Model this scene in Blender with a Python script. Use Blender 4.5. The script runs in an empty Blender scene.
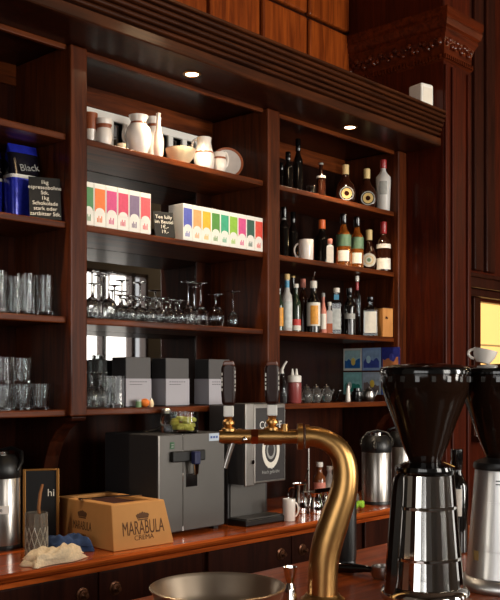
import bpy, bmesh, math, random
from mathutils import Vector, Matrix

random.seed(7)
S = bpy.context.scene
COL = S.collection
PI = math.pi

# ------------------------------------------------------------------ camera
CX, CY, CZ, FPX = 0.0, -3.12, 1.55, 927.0
HEAD = math.radians(42.9)
FW = (math.cos(HEAD), math.sin(HEAD)); RT = (math.sin(HEAD), -math.cos(HEAD))
cam = bpy.data.cameras.new('camera'); camo = bpy.data.objects.new('camera', cam); COL.objects.link(camo)
camo.location = (CX, CY, CZ); camo.rotation_euler = (PI/2, 0, HEAD - PI/2)
cam.sensor_fit = 'VERTICAL'; cam.sensor_height = 36.0; cam.lens = FPX*36.0/600.0
cam.shift_y = 83.0/600.0; cam.clip_start = 0.05; cam.clip_end = 100
S.camera = camo

# ------------------------------------------------------------------ light and exposure
S.view_settings.view_transform = 'Standard'; S.view_settings.look = 'None'
S.view_settings.gamma = 1.0; S.view_settings.use_curve_mapping = False
S.view_settings.exposure = 0.27
S.cycles.max_bounces = 12; S.cycles.transmission_bounces = 12; S.cycles.glossy_bounces = 6
S.cycles.transparent_max_bounces = 16
S.cycles.caustics_reflective = False; S.cycles.caustics_refractive = True; S.cycles.blur_glossy = 1.0; S.cycles.sample_clamp_indirect = 4.0
W = bpy.data.worlds.new('sky'); S.world = W; W.use_nodes = True
bgn = W.node_tree.nodes['Background']; bgn.inputs[0].default_value = (0.93, 0.96, 1.0, 1); bgn.inputs[1].default_value = 1.6
LWIN = (-5.7, -2.3, 0.9, 3.0)   # window opening added so the chrome grinder reflects brightness (y0, y1, z0, z1)
la = bpy.data.lights.new('daylight', 'AREA'); la.shape = 'RECTANGLE'; la.size = 3.4; la.size_y = 2.1; la.energy = 34.0; la.color = (1.0, 0.94, 0.84)
lo = bpy.data.objects.new('daylight', la); COL.objects.link(lo); lo.location = (-2.85, -4.0, 1.95); lo.rotation_euler = (PI/2, 0, -PI/2)
lo['label'] = 'daylight'; lo['category'] = 'light'
# window openings of the street wall (x0, x1, z0, z1), daylight enters through them
WALLY = -6.0
WINDOWS = [(1.2, 2.5, 0.9, 3.3), (4.2, 5.5, 0.9, 3.3), (7.35, 8.56, 0.9, 3.07)]
POWER = [80.0, 300.0, 60.0]
for (x0, x1, z0, z1), pw in zip(WINDOWS, POWER):
    la = bpy.data.lights.new('daylight', 'AREA'); la.shape = 'RECTANGLE'; la.size = x1-x0; la.size_y = z1-z0
    la.energy = pw; la.color = (1.0, 0.94, 0.84)
    lo = bpy.data.objects.new('daylight', la); COL.objects.link(lo)
    lo.location = ((x0+x1)/2, WALLY-0.25, (z0+z1)/2); lo.rotation_euler = (PI/2, 0, 0)
    lo['label'] = 'daylight'; lo['category'] = 'light'
DOWN_W = 36.0        # the recessed spots in the cornice
COFFER_W = 9.0     # added globe lamps that warm the coffers and capital

# ------------------------------------------------------------------ helpers
def px(u, Y):
    """world x of the photograph's column u on the plane y = Y"""
    s = (u-250.0)/FPX
    return (Y-CY)*(FW[0]+s*RT[0])/(FW[1]+s*RT[1])
def dep(x, y): return x*FW[0] + (y-CY)*FW[1]
def hz(u, Y, v): return CZ + (383.0-v)*dep(px(u, Y), Y)/FPX
def wid(u, Y, w): return w*dep(px(u, Y), Y)/FPX
def camaz(x, y): return math.atan2(CY-y, CX-x)
def lin(c): return tuple(((v/255.0)/12.92 if v <= 10 else (((v/255.0)+0.055)/1.055)**2.4) for v in c)

MATS = {}
def mat(name, rgb, rough=0.5, metal=0.0, coat=0.0, trans=0.0, ior=1.45, emit=None, es=0.0, vary=0.12, vs=9.0, bump=0.0, spec=0.5):
    if name in MATS: return MATS[name]
    m = bpy.data.materials.new(name); m.use_nodes = True; nt = m.node_tree
    b = nt.nodes['Principled BSDF']; c = lin(rgb)
    b.inputs['Roughness'].default_value = rough; b.inputs['Metallic'].default_value = metal
    b.inputs['Coat Weight'].default_value = coat; b.inputs['Coat Roughness'].default_value = 0.08
    b.inputs['Transmission Weight'].default_value = trans; b.inputs['IOR'].default_value = ior
    b.inputs['Specular IOR Level'].default_value = spec
    tc = nt.nodes.new('ShaderNodeTexCoord'); no = nt.nodes.new('ShaderNodeTexNoise'); no.inputs['Scale'].default_value = vs
    no.inputs['Detail'].default_value = 4.0
    nt.links.new(tc.outputs['Object'], no.inputs['Vector'])
    mx = nt.nodes.new('ShaderNodeMix'); mx.data_type = 'RGBA'
    mx.inputs[6].default_value = tuple(v*(1-vary) for v in c)+(1,); mx.inputs[7].default_value = tuple(min(1, v*(1+vary)) for v in c)+(1,)
    nt.links.new(no.outputs['Fac'], mx.inputs[0]); nt.links.new(mx.outputs[2], b.inputs['Base Color'])
    if bump:
        bp = nt.nodes.new('ShaderNodeBump'); bp.inputs['Strength'].default_value = bump; bp.inputs['Distance'].default_value = 0.004
        nt.links.new(no.outputs['Fac'], bp.inputs['Height']); nt.links.new(bp.outputs['Normal'], b.inputs['Normal'])
    if emit:
        b.inputs['Emission Color'].default_value = lin(emit)+(1,); b.inputs['Emission Strength'].default_value = es
    MATS[name] = m; return m

def wood(name, dark, light, rough=0.3, coat=0.4, axis=0, scale=1.0, cr=0.12):
    if name in MATS: return MATS[name]
    m = bpy.data.materials.new(name); m.use_nodes = True; nt = m.node_tree; b = nt.nodes['Principled BSDF']
    tc = nt.nodes.new('ShaderNodeTexCoord'); mp = nt.nodes.new('ShaderNodeMapping')
    sc = [22*scale]*3; sc[axis] = 1.6*scale; mp.inputs['Scale'].default_value = sc
    nt.links.new(tc.outputs['Object'], mp.inputs['Vector'])
    no = nt.nodes.new('ShaderNodeTexNoise'); no.inputs['Scale'].default_value = 1.6; no.inputs['Detail'].default_value = 6; no.inputs['Distortion'].default_value = 0.9
    nt.links.new(mp.outputs['Vector'], no.inputs['Vector'])
    rp = nt.nodes.new('ShaderNodeValToRGB'); rp.color_ramp.elements[0].position = 0.32; rp.color_ramp.elements[1].position = 0.7
    rp.color_ramp.elements[0].color = lin(dark)+(1,); rp.color_ramp.elements[1].color = lin(light)+(1,)
    nt.links.new(no.outputs['Fac'], rp.inputs['Fac']); nt.links.new(rp.outputs['Color'], b.inputs['Base Color'])
    bp = nt.nodes.new('ShaderNodeBump'); bp.inputs['Strength'].default_value = 0.06; bp.inputs['Distance'].default_value = 0.002
    nt.links.new(no.outputs['Fac'], bp.inputs['Height']); nt.links.new(bp.outputs['Normal'], b.inputs['Normal'])
    b.inputs['Roughness'].default_value = rough; b.inputs['Coat Weight'].default_value = coat; b.inputs['Coat Roughness'].default_value = cr
    b.inputs['Specular IOR Level'].default_value = 0.12
    MATS[name] = m; return m

class MB:
    def __init__(s): s.bm = bmesh.new()
    def box(s, x0, x1, y0, y1, z0, z1, taper=0.0):
        v = [s.bm.verts.new(p) for p in ((x0,y0,z0),(x1,y0,z0),(x1,y1,z0),(x0,y1,z0),(x0+taper,y0+taper,z1),(x1-taper,y0+taper,z1),(x1-taper,y1-taper,z1),(x0+taper,y1-taper,z1))]
        for f in ((3,2,1,0),(4,5,6,7),(0,1,5,4),(1,2,6,5),(2,3,7,6),(3,0,4,7)): s.bm.faces.new([v[i] for i in f])
        return s
    def lathe(s, prof, n=28, c=(0,0,0), sy=1.0, flute=0.0):
        rings = []
        for r, z in prof:
            if r < 1e-5: rings.append([s.bm.verts.new((c[0], c[1], c[2]+z))])
            else:
                ring = []
                for i in range(n):
                    a = 2*PI*i/n; rr = r*(1+(flute if i % 2 else 0))
                    ring.append(s.bm.verts.new((c[0]+rr*math.cos(a), c[1]+rr*math.sin(a)*sy, c[2]+z)))
                rings.append(ring)
        for a, b in zip(rings, rings[1:]):
            if len(a) == 1 and len(b) == 1: continue
            for i in range(n):
                j = (i+1) % n
                if len(a) == 1: s.bm.faces.new((a[0], b[j], b[i]))
                elif len(b) == 1: s.bm.faces.new((a[i], a[j], b[0]))
                else: s.bm.faces.new((a[i], a[j], b[j], b[i]))
        return s
    def arc(s, r, z0, z1, a0, a1, n=14, c=(0,0), th=0.0008, sy=1.0):
        """a curved label: thin shell wrapped on a cylinder"""
        g = []
        for i in range(n+1):
            a = a0+(a1-a0)*i/n; q = []
            for rr in (r, r+th):
                for z in (z0, z1): q.append(s.bm.verts.new((c[0]+rr*math.cos(a), c[1]+rr*math.sin(a)*sy, z)))
            g.append(q)
        for p, q in zip(g, g[1:]):
            s.bm.faces.new((p[2], q[2], q[3], p[3])); s.bm.faces.new((p[0], p[1], q[1], q[0]))
            s.bm.faces.new((p[1], p[3], q[3], q[1])); s.bm.faces.new((p[0], q[0], q[2], p[2]))
        for p in (g[0], g[-1]): s.bm.faces.new((p[0], p[2], p[3], p[1]))
        return s
    def prism(s, pts, a0, a1, axis='x'):
        def P(p, a): return {'x': (a, p[0], p[1]), 'y': (p[0], a, p[1]), 'z': (p[0], p[1], a)}[axis]
        A = [s.bm.verts.new(P(p, a0)) for p in pts]; B = [s.bm.verts.new(P(p, a1)) for p in pts]
        s.bm.faces.new(A); s.bm.faces.new(B[::-1])
        for i in range(len(pts)):
            j = (i+1) % len(pts); s.bm.faces.new((A[i], B[i], B[j], A[j]))
        return s
    def tube(s, path, rad, n=14, cap=True):
        path = [Vector(p) for p in path]
        if not isinstance(rad, (list, tuple)): rad = [rad]*len(path)
        up = None; rings = []
        for i, p in enumerate(path):
            d = (path[min(i+1, len(path)-1)] - path[max(i-1, 0)]).normalized()
            if up is None:
                up = Vector((0,0,1)) if abs(d.z) < 0.9 else Vector((1,0,0))
            x = d.cross(up).normalized(); up = x.cross(d).normalized()
            rings.append([s.bm.verts.new(p + (x*math.cos(2*PI*k/n)+up*math.sin(2*PI*k/n))*rad[i]) for k in range(n)])
        for a, b in zip(rings, rings[1:]):
            for i in range(n): s.bm.faces.new((a[i], a[(i+1)%n], b[(i+1)%n], b[i]))
        if cap: s.bm.faces.new(rings[0][::-1]); s.bm.faces.new(rings[-1])
        return s
    def sphere(s, r, c, sz=1.0, n=16):
        prof = [(r*math.sin(PI*k/10), -r*sz*math.cos(PI*k/10)) for k in range(11)]
        prof[0] = (0, prof[0][1]); prof[-1] = (0, prof[-1][1])
        return s.lathe(prof, n, c)
    def move(s, M):
        bmesh.ops.transform(s.bm, matrix=M, verts=s.bm.verts[:]); return s

def obj(name, mb, m, parent=None, label=None, smooth=True, bev=0.0, world=False, seg=2):
    bm = mb.bm; bmesh.ops.recalc_face_normals(bm, faces=bm.faces[:])
    if world and parent is not None:
        bmesh.ops.translate(bm, vec=-Vector(parent['at']), verts=bm.verts[:])
    me = bpy.data.meshes.new(name); bm.to_mesh(me); bm.free()
    o = bpy.data.objects.new(name, me); COL.objects.link(o)
    if m: me.materials.append(m)
    if smooth:
        me.shade_smooth(); me.set_sharp_from_angle(angle=math.radians(38))
    if bev:
        md = o.modifiers.new('edge', 'BEVEL'); md.width = bev; md.segments = seg; md.limit_method = 'ANGLE'; md.angle_limit = math.radians(40); md.harden_normals = False
    if parent is not None: o.parent = parent
    if label: o['label'] = label
    return o
def tag(o, label, cat, group=None, kind=None):
    o['label'] = label; o['category'] = cat
    if group: o['group'] = group
    if kind: o['kind'] = kind
    return o
def thing(name, label, cat, loc=(0,0,0), rz=0.0, group=None):
    o = bpy.data.objects.new(name, None); COL.objects.link(o); o.location = loc; o.rotation_euler = (0,0,rz)
    o.empty_display_size = 0.05; o['at'] = tuple(loc)
    return tag(o, label, cat, group)
def single(name, mb, m, label, cat, loc=(0,0,0), rz=0.0, group=None, **k):
    o = obj(name, mb, m, **k); o.location = loc; o.rotation_euler = (0,0,rz)
    return tag(o, label, cat, group)
def struct(name, mb, m, label=None, parent=None, **k):
    o = obj(name, mb, m, parent, **k)
    if parent is None: o['kind'] = 'structure'; tag(o, label or name.replace('_', ' '), name.split('_')[0])
    return o
def dup(root, loc, rz, label, group=None):
    r = root.copy(); COL.objects.link(r); r.location = loc; r.rotation_euler = (0,0,rz); r['label'] = label; r['at'] = tuple(loc)
    if group: r['group'] = group
    for ch in list(root.children):
        c = ch.copy(); COL.objects.link(c); c.parent = r
        for g in ch.children:
            d = g.copy(); COL.objects.link(d); d.parent = c
    return r
def letters(name, body, size, m, parent, M, align='CENTER', ext=0.0003, space=1.0, sx=1.0):
    """flat lettering in the local xz plane, facing -y, placed by the matrix M"""
    cu = bpy.data.curves.new('letters', 'FONT'); cu.body = body; cu.size = size; cu.align_x = align; cu.align_y = 'CENTER'; cu.extrude = ext
    cu.space_line = space
    t = bpy.data.objects.new('letters', cu); COL.objects.link(t)
    dg = bpy.context.evaluated_depsgraph_get(); me = bpy.data.meshes.new_from_object(t.evaluated_get(dg))
    bpy.data.objects.remove(t); bpy.data.curves.remove(cu)
    me.transform(Matrix.Diagonal((sx, 1, 1, 1))); me.transform(Matrix.Rotation(PI/2, 4, 'X')); me.transform(M); me.name = name
    o = bpy.data.objects.new(name, me); COL.objects.link(o); me.materials.clear(); me.materials.append(m); o.parent = parent
    return o
def ordn(i): return ['first','second','third','fourth','fifth','sixth','seventh','eighth','ninth','tenth','eleventh','twelfth','thirteenth','fourteenth','fifteenth'][i]

# ------------------------------------------------------------------ materials
mW = wood('mahogany_upright', (50,19,7), (90,41,16), 0.4, 0.12, 2)
mWx = wood('mahogany_board', (54,21,7), (106,50,18), 0.4, 0.12, 0)
mWc = wood('mahogany_cornice', (42,19,8), (74,36,15), 0.42, 0.12, 0)
mWd = wood('mahogany_dark', (32,11,5), (56,22,8), 0.38, 0.15, 2)
mWp = wood('wainscot_wood', (94,38,10), (142,66,20), 0.4, 0.2, 2)
mWr = wood('red_wood', (46,13,5), (74,24,8), 0.4, 0.15, 2)
mCap = wood('carved_wood', (52,17,6), (92,35,12), 0.34, 0.3, 0)
mTop = wood('counter_wood', (122,48,16), (192,92,36), 0.24, 0.45, 0, 0.8, 0.12)
mBar = wood('bar_wood', (104,42,14), (168,80,32), 0.34, 0.2, 0, 0.8, 0.1)
mSteel = mat('brushed_steel', (172,166,160), 0.28, 1.0, vary=0.05)
mSteelD = mat('dull_steel', (100,97,94), 0.42, 0.85, vary=0.06)
mChrome = mat('chrome', (226,224,220), 0.06, 1.0, vary=0.02)
mAlu = mat('cast_aluminium', (196,194,192), 0.36, 1.0, vary=0.04, bump=0.02)
mBrass = mat('aged_brass', (188,144,88), 0.33, 1.0, vary=0.25, vs=14, bump=0.05)
mCopper = mat('copper', (184,96,54), 0.28, 1.0, vary=0.1)
mBlack = mat('black_plastic', (20,19,19), 0.38, vary=0.1)
mBlackG = mat('black_gloss', (12,11,11), 0.12, coat=0.4)
mWhite = mat('white_paper', (232,228,220), 0.55, vary=0.03)
mPorc = mat('porcelain', (232,222,212), 0.18, coat=0.4, vary=0.04)
mPorcB = mat('brown_glaze', (146,78,48), 0.3, coat=0.3)
mCream = mat('cream_glaze', (238,214,172), 0.25, coat=0.3, vary=0.05)
mGlass = mat('clear_glass', (246,248,248), 0.02, trans=1.0, vary=0.01)
mGlassG = mat('grey_glass', (214,220,222), 0.05, trans=1.0, vary=0.01)
mDarkGl = mat('dark_bottle_glass', (16,12,10), 0.08, coat=0.6, vary=0.2)
mBrownGl = mat('brown_bottle_glass', (46,20,10), 0.07, coat=0.6, vary=0.2)
mAmber = mat('amber_rum', (212,120,44), 0.05, trans=0.75, vary=0.1)
mGreenGl = mat('green_glass', (38,52,38), 0.08, coat=0.5)
mFrost = mat('frosted_glass', (214,210,206), 0.35, trans=0.25, vary=0.05)
mCork = mat('cork', (214,186,128), 0.6)
mRed = mat('red_foil', (150,30,34), 0.35, coat=0.3)
mOrange = mat('orange_foil', (216,100,40), 0.4)
mGold = mat('gold_label', (196,164,104), 0.5, metal=0.1)
mGreenL = mat('green_label', (84,110,84), 0.5, vary=0.3, vs=40)
mBlueN = mat('blue_neck', (84,150,184), 0.4)
mSilver = mat('silver_label', (196,190,176), 0.35, metal=0.5)
mChalk = mat('chalkboard', (22,20,19), 0.75, vary=0.2)
mChalkW = mat('chalk', (226,220,206), 0.9, vary=0.05)
mCard = mat('cardboard', (198,140,78), 0.8, vary=0.06, vs=30)
mInk = mat('brown_ink', (96,62,34), 0.8)
mSmoke = mat('smoked_plastic', (40,24,16), 0.08, trans=0.45, ior=1.2, coat=0.3)
mBean = mat('coffee_beans', (26,14,8), 0.4, vary=0.5, vs=120, bump=1.0)
mBlueFoil = mat('blue_foil', (40,50,176), 0.22, metal=0.25, coat=0.5, vary=0.5, vs=40, bump=0.25)
mBlackFoil = mat('black_foil', (14,13,24), 0.2, coat=0.6, vary=0.5, vs=20, bump=0.3)
mMirror = mat('old_mirror', (150,148,146), 0.02, metal=1.0, vary=0.02)
mGreyWall = mat('grey_plaster', (132,129,126), 0.8, vary=0.04)
mCeil = mat('ceiling_plaster', (74,58,46), 0.85, vary=0.05)
mFloor = wood('floor_boards', (36,24,16), (58,38,25), 0.4, 0.2, 0)
mGrey = mat('grey_carton', (80,77,77), 0.55, vary=0.05)
mBlackC = mat('black_carton', (44,42,43), 0.5, vary=0.05)
mSleeve = mat('pale_sleeve', (172,169,176), 0.6, vary=0.03)
mLamp = mat('lamp_glow', (255,240,210), 0.5, emit=(255,236,200), es=14.0)
mAmberPane = mat('amber_pane', (220,160,90), 0.4, emit=(255,203,122), es=0.82, vary=0.2, vs=4)
mDkWood = wood('corner_wood', (34,13,8), (56,24,14), 0.35, 0.3, 2)
mCloth = mat('waffle_cloth', (226,204,172), 0.9, vary=0.3, vs=110, bump=1.0)
mBlueCl = mat('navy_cloth', (46,66,104), 0.9, vary=0.3, vs=50, bump=0.8)

# ------------------------------------------------------------------ the room
XL, XR, YB, ZC = -2.6, 15.0, 0.45, 5.4
struct('floor', MB().box(XL, XR, WALLY-0.15, YB+0.15, -0.1, 0), mFloor, 'dark wooden floor boards of the bar')
struct('ceiling', MB().box(XL, XR, WALLY-0.15, YB+0.15, ZC, ZC+0.1), mCeil, 'high plaster ceiling over the bar')
# wall behind the shelves, with coffered panelling above the cornice
b = MB().box(XL, XR, YB, YB+0.15, 0, ZC)
struct('wall_back', b, mDkWood, 'dark panelled wall behind the bar shelves', smooth=False)
b = MB()
xs0, zs0, P = px(310, 0.4), 3.755, 0.42
for i in range(-9, 2):
    for k in range(-1, 4):
        x0, z0 = xs0+i*P, zs0+k*P
        if x0+P > 4.76: continue
        b.box(x0+0.012, x0+P-0.012, 0.41, 0.45, z0+0.012, z0+P-0.012)
struct('trim_1', b, mWp, 'orange-brown square wall panels above the cornice', smooth=False, bev=0.012)
# street wall with the windows (seen in the mirrors)
b = MB(); xs = XL
for (x0, x1, z0, z1) in WINDOWS:
    b.box(xs, x0, WALLY-0.15, WALLY, 0, ZC); b.box(x0, x1, WALLY-0.15, WALLY, 0, z0); b.box(x0, x1, WALLY-0.15, WALLY, z1, ZC); xs = x1
b.box(xs, XR, WALLY-0.15, WALLY, 0, ZC)
struct('wall_front', b, mGreyWall, 'grey plaster street wall with tall windows', smooth=False)
for n, (x0, x1, z0, z1) in enumerate(WINDOWS):
    f = MB(); w = x1-x0; t = 0.05
    f.box(x0, x0+t, WALLY-0.1, WALLY+0.03, z0, z1).box(x1-t, x1, WALLY-0.1, WALLY+0.03, z0, z1)
    f.box(x0, x1, WALLY-0.1, WALLY+0.03, z0, z0+t).box(x0, x1, WALLY-0.1, WALLY+0.03, z1-t, z1)
    for q in (0.36, 0.78): f.box(x0+w*q-0.035, x0+w*q+0.035, WALLY-0.1, WALLY+0.03, z0, z1)
    struct('window_%d' % (n+1), f, mDkWood, 'tall dark framed street window', smooth=False)
struct('baseboard_front', MB().box(8.7, XR, WALLY+0.0, WALLY+0.04, 0, 1.35), mWd, 'dark wainscot along the street wall', smooth=False)
b = MB().box(XL-0.15, XL, WALLY-0.15, LWIN[0], 0, ZC).box(XL-0.15, XL, LWIN[1], YB+0.15, 0, ZC).box(XL-0.15, XL, LWIN[0], LWIN[1], 0, LWIN[2]).box(XL-0.15, XL, LWIN[0], LWIN[1], LWIN[3], ZC)
f = MB()
for y in (LWIN[0], -4.7, -3.9, -3.1, LWIN[1]-0.05): f.box(XL-0.1, XL+0.03, y, y+0.05, LWIN[2], LWIN[3])
for z in (LWIN[2], LWIN[3]-0.05): f.box(XL-0.1, XL+0.03, LWIN[0], LWIN[1], z, z+0.05)
struct('window_5', f, mDkWood, 'dark framed window added in the unseen near end wall', smooth=False)
struct('wall_left', b, mat('pale_plaster', (192,186,178), 0.8, vary=0.04), 'grey plaster wall at the near end', smooth=False)
struct('wall_right', MB().box(XR, XR+0.15, WALLY-0.15, YB+0.15, 0, ZC), mDkWood, 'dark wall at the far end', smooth=False)
# panelled wall beyond the column, with an amber lit window
wx0, wx1, wz0, wz1 = px(477, 0.0), px(477, 0.0)+0.85, 1.25, 2.10
b = MB().box(5.06, wx0, 0.0, YB, 0, ZC).box(wx1, XR, 0.0, YB, 0, ZC).box(wx0, wx1, 0.0, YB, 0, wz0).box(wx0, wx1, 0.0, YB, wz1, ZC)
struct('wall_recess', b, mWr, 'dark red panelled wall beyond the column', smooth=False)
f = MB().box(5.07, 7.6, -0.10, 0.0, 2.17, 2.26).box(5.07, 7.6, -0.06, 0.0, 2.12, 2.17).box(5.07, 7.6, -0.13, 0.0, 2.235, 2.26)
struct('trim_2', f, mDkWood, 'dark moulded rail over the amber window', smooth=False, bev=0.006)
f = MB().box(wx0-0.09, wx0, -0.03, 0.0, wz0-0.05, 2.12).box(wx1, wx1+0.09, -0.03, 0.0, wz0-0.05, 2.12).box(wx0-0.12, wx1+0.12, -0.1, 0.0, wz0-0.09, wz0-0.05)
fr = struct('window_4', f, mWd, 'small amber lit window beyond the column', smooth=False, bev=0.005)
pane = struct('window_pane', MB().box(wx0, wx1, 0.05, 0.07, wz0, wz1), mAmberPane, parent=fr, smooth=False)
f = MB()
for q in (0.5,): f.box(wx0+(wx1-wx0)*q-0.008, wx0+(wx1-wx0)*q+0.008, 0.04, 0.05, wz0, wz1)
for q in (0.33, 0.66): f.box(wx0, wx1, 0.04, 0.05, wz0+(wz1-wz0)*q-0.006, wz0+(wz1-wz0)*q+0.006)
struct('window_bars', f, mGold, parent=fr, smooth=False)
f = MB()
for u in (0.06, 0.2): f.box(5.06+u*1.0, 5.10+u, -0.02, 0.0, 2.26, 4.6).box(5.06+u, 5.10+u, -0.02, 0.0, 0.9, 2.12)
struct('trim_3', f, mWr, 'red wood battens beside the column', smooth=False, bev=0.004)

# column with carved capital
CO = thing('wooden_column', 'dark red wooden column with carved capital at the end of the shelving', 'column', (4.9, 0.1, 0))
CX0, CX1, CYF = 4.752, 5.058, -0.255
b = MB().box(CX0, CX1, CYF, 0.445, 0, 3.45)
for x in (CX0, CX0+0.075, CX1-0.05): b.box(x, x+0.035, CYF-0.016, CYF, 0.1, 3.42)
obj('shaft', b, mWr, CO, world=True, smooth=False, bev=0.006)
cp = [(0.0,3.44),(0.012,3.455),(0.012,3.475),(0.004,3.485),(0.006,3.53),(0.018,3.575),(0.036,3.61),(0.032,3.625),(0.046,3.635),(0.054,3.67),(0.050,3.685),(0.058,3.695),(0.058,3.735),(0.02,3.745)]
b = MB()
prev = None; bm = b.bm; rings = []
for d, z in cp:
    rings.append([bm.verts.new(p) for p in ((CX0-d, CYF-d, z), (CX1+d, CYF-d, z), (CX1+d, 0.44, z), (CX0-d, 0.44, z))])
for A, B in zip(rings, rings[1:]):
    for i in range(4): bm.faces.new((A[i], A[(i+1)%4], B[(i+1)%4], B[i]))
bm.faces.new(rings[0][::-1]); bm.faces.new(rings[-1])
cap = obj('capital', b, mCap, CO, world=True, smooth=False)
b = MB()
for k in range(30):
    y = CYF+0.01+k*0.0225; b.box(CX0-0.021, CX0-0.008, y, y+0.012, 3.452, 3.477)
for k in range(15):
    x = CX0-0.01+k*0.0215; b.box(x, x+0.012, CYF-0.021, CYF-0.008, 3.452, 3.477)
o = obj('dentils', b, mCap, cap, smooth=False); o.location = -Vector(CO['at'])
b = MB(); rnd = random.Random(2)
for k in range(26):
    y = CYF+0.02+k*0.026; dx = 0.010+0.010*rnd.random(); b.sphere(0.012+0.006*rnd.random(), (CX0-dx, y, 3.55+0.022*math.sin(k*1.7)), 1.3, 8)
for k in range(11):
    b.sphere(0.012+0.006*rnd.random(), (CX0+0.015+k*0.027, CYF-0.012, 3.55+0.022*math.sin(k*1.9)), 1.3, 8)
o = obj('carving', b, mCap, cap); o.location = -Vector(CO['at'])
obj('entablature', MB().box(CX0+0.0, CX1, CYF, 0.445, 3.745, 5.38), mWr, CO, world=True, smooth=False, bev=0.01)
b = MB()
for k in range(3): b.box(CX1+0.30+k*0.16, CX1+0.42+k*0.16, -0.03, -0.0, 2.3, 5.0)
struct('trim_4', b, mDkWood, 'dark vertical panels right of the column', smooth=False, bev=0.008)

# ------------------------------------------------------------------ back bar shelving
SH = thing('back_bar_shelving', 'tall dark mahogany back bar with three shelved bays, mirrors and a moulded cornice', 'shelving', (2.9, 0.21, 1.41))
POSTS = [(1.05, 1.135), (2.28, 2.365), (3.49, 3.585), (4.66, 4.75)]
SZ = [2.577, 2.214, 1.824, 1.441]     # shelf tops
for a0, a1 in POSTS:
    obj('post', MB().box(a0, a1, 0.0, 0.42, 1.412, 2.94), mW, SH, world=True, smooth=False, bev=0.007)
    pr = [(0.42,1.41),(0.0,1.41),(0.004,1.395),(0.06,1.38),(0.11,1.35),(0.155,1.30),(0.185,1.24),(0.205,1.17),(0.215,1.09),(0.215,0.892),(0.42,0.892)]
    obj('corbel', MB().prism(pr, a0+0.006, a1-0.006, 'x'), mWd, SH, world=True, smooth=False, bev=0.004)
for (l, r) in zip(POSTS, POSTS[1:]):
    x0, x1 = l[1], r[0]
    for z in SZ:
        obj('shelf', MB().box(x0, x1, 0.03, 0.405, z-0.028, z), mWx, SH, world=True, smooth=False, bev=0.005)
    obj('header_strip', MB().box(x0, x1, 0.028, 0.05, 2.92, 2.943), mWx, SH, world=True, smooth=False, bev=0.004)
    obj('top_rail', MB().box(x0, x1, 0.395, 0.42, 2.85, 2.945), mWx, SH, world=True, smooth=False, bev=0.004)
    if l is not POSTS[2]: obj('corner_stile', MB().box(x1-0.115, x1, 0.402, 0.42, 1.44, 2.85), mWd, SH, world=True, smooth=False, bev=0.003)
for (l, r) in zip(POSTS[:2], POSTS[1:3]):
    obj('mirror', MB().box(l[1], r[0]-0.115, 0.407, 0.419, 1.442, 2.85), mMirror, SH, world=True, smooth=False)
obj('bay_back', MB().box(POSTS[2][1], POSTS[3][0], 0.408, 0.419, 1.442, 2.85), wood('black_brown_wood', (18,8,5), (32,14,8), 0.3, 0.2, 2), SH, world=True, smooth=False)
obj('back_panel', MB().box(1.05, 4.75, 0.42, 0.448, 0.892, 2.96), mWd, SH, world=True, smooth=False)
obj('soffit', MB().box(1.05, 4.75, -0.226, 0.42, 2.942, 2.962), mWd, SH, world=True, smooth=False)
cor = [(-0.20,2.94),(-0.232,2.94),(-0.236,2.945),(-0.236,2.985),(-0.230,2.990),(-0.205,2.992),(-0.205,3.002)]
for k in range(5):
    y, z = -0.228-0.0085*k, 3.002+0.0245*k
    cor += [(y, z), (y-0.006, z+0.003), (y-0.009, z+0.009), (y-0.007, z+0.015), (y, z+0.018), (y+0.020, z+0.0185), (y+0.020, z+0.0235)]
cor += [(-0.268,3.1265),(-0.272,3.130),(-0.272,3.140),(-0.262,3.142),(0.44,3.142),(0.44,3.0),(-0.20,3.0)]
obj('cornice', MB().prism(cor, 1.05, 4.75, 'x'), mWc, SH, world=True, smooth=False)
CORT = 3.142
# recessed spots in the cornice's soffit
for u, v, lab in ((192, 71, 'lit recessed spotlight in the soffit above the crockery bay'), (350, 127, 'lit recessed spotlight in the soffit above the bottle bay'), (None, None, 'recessed spotlight in the soffit above the coffee bag bay')):
    yy = -0.09; xx = px(u, yy) if u else 1.6
    L = thing('recessed_spotlight', lab, 'light', (xx, yy, 2.942), 0, 'recessed spotlights')
    obj('trim_ring', MB().lathe([(0.030,0.0),(0.040,0.0),(0.042,-0.003),(0.038,-0.006),(0.030,-0.006)], 24), mBrass, L)
    obj('lens', MB().lathe([(0,-0.0035),(0.029,-0.0035),(0.029,-0.0005),(0,-0.0005)], 20), mLamp, L)
    sp = bpy.data.lights.new('spot_lamp', 'SPOT'); sp.energy = DOWN_W; sp.spot_size = math.radians(110); sp.spot_blend = 0.6; sp.color = (1, 0.8, 0.56); sp.shadow_soft_size = 0.03
    so = bpy.data.objects.new('spot_lamp', sp); COL.objects.link(so); so.parent = L; so.location = (0, 0, -0.02)

# globe lamps added out of view to light panelling, capital and street wall
for (x, y, pw) in ((2.2, -2.0, COFFER_W), (3.7, -1.7, COFFER_W), (9.6, -4.4, 60.0)):
    L = thing('fill_globe', 'added warm fill globe, unseen, hung over the room', 'lamp', (x, y, 3.9), 0, 'added fill globes over the room')
    obj('globe', MB().sphere(0.11, (0,0,0)), mat('globe_glow', (255,220,170), 0.4, emit=(255,206,140), es=5.0), L)
    obj('rod', MB().tube([(0,0,0.105),(0,0,1.495)], 0.008, 8), mBrass, L)
    pl = bpy.data.lights.new('fill_light', 'POINT'); pl.energy = pw; pl.color = (1, 0.72, 0.42); pl.shadow_soft_size = 0.12
    po = bpy.data.objects.new('fill_light', pl); COL.objects.link(po); po.parent = L; po.location = (0, 0, -0.25)

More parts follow.
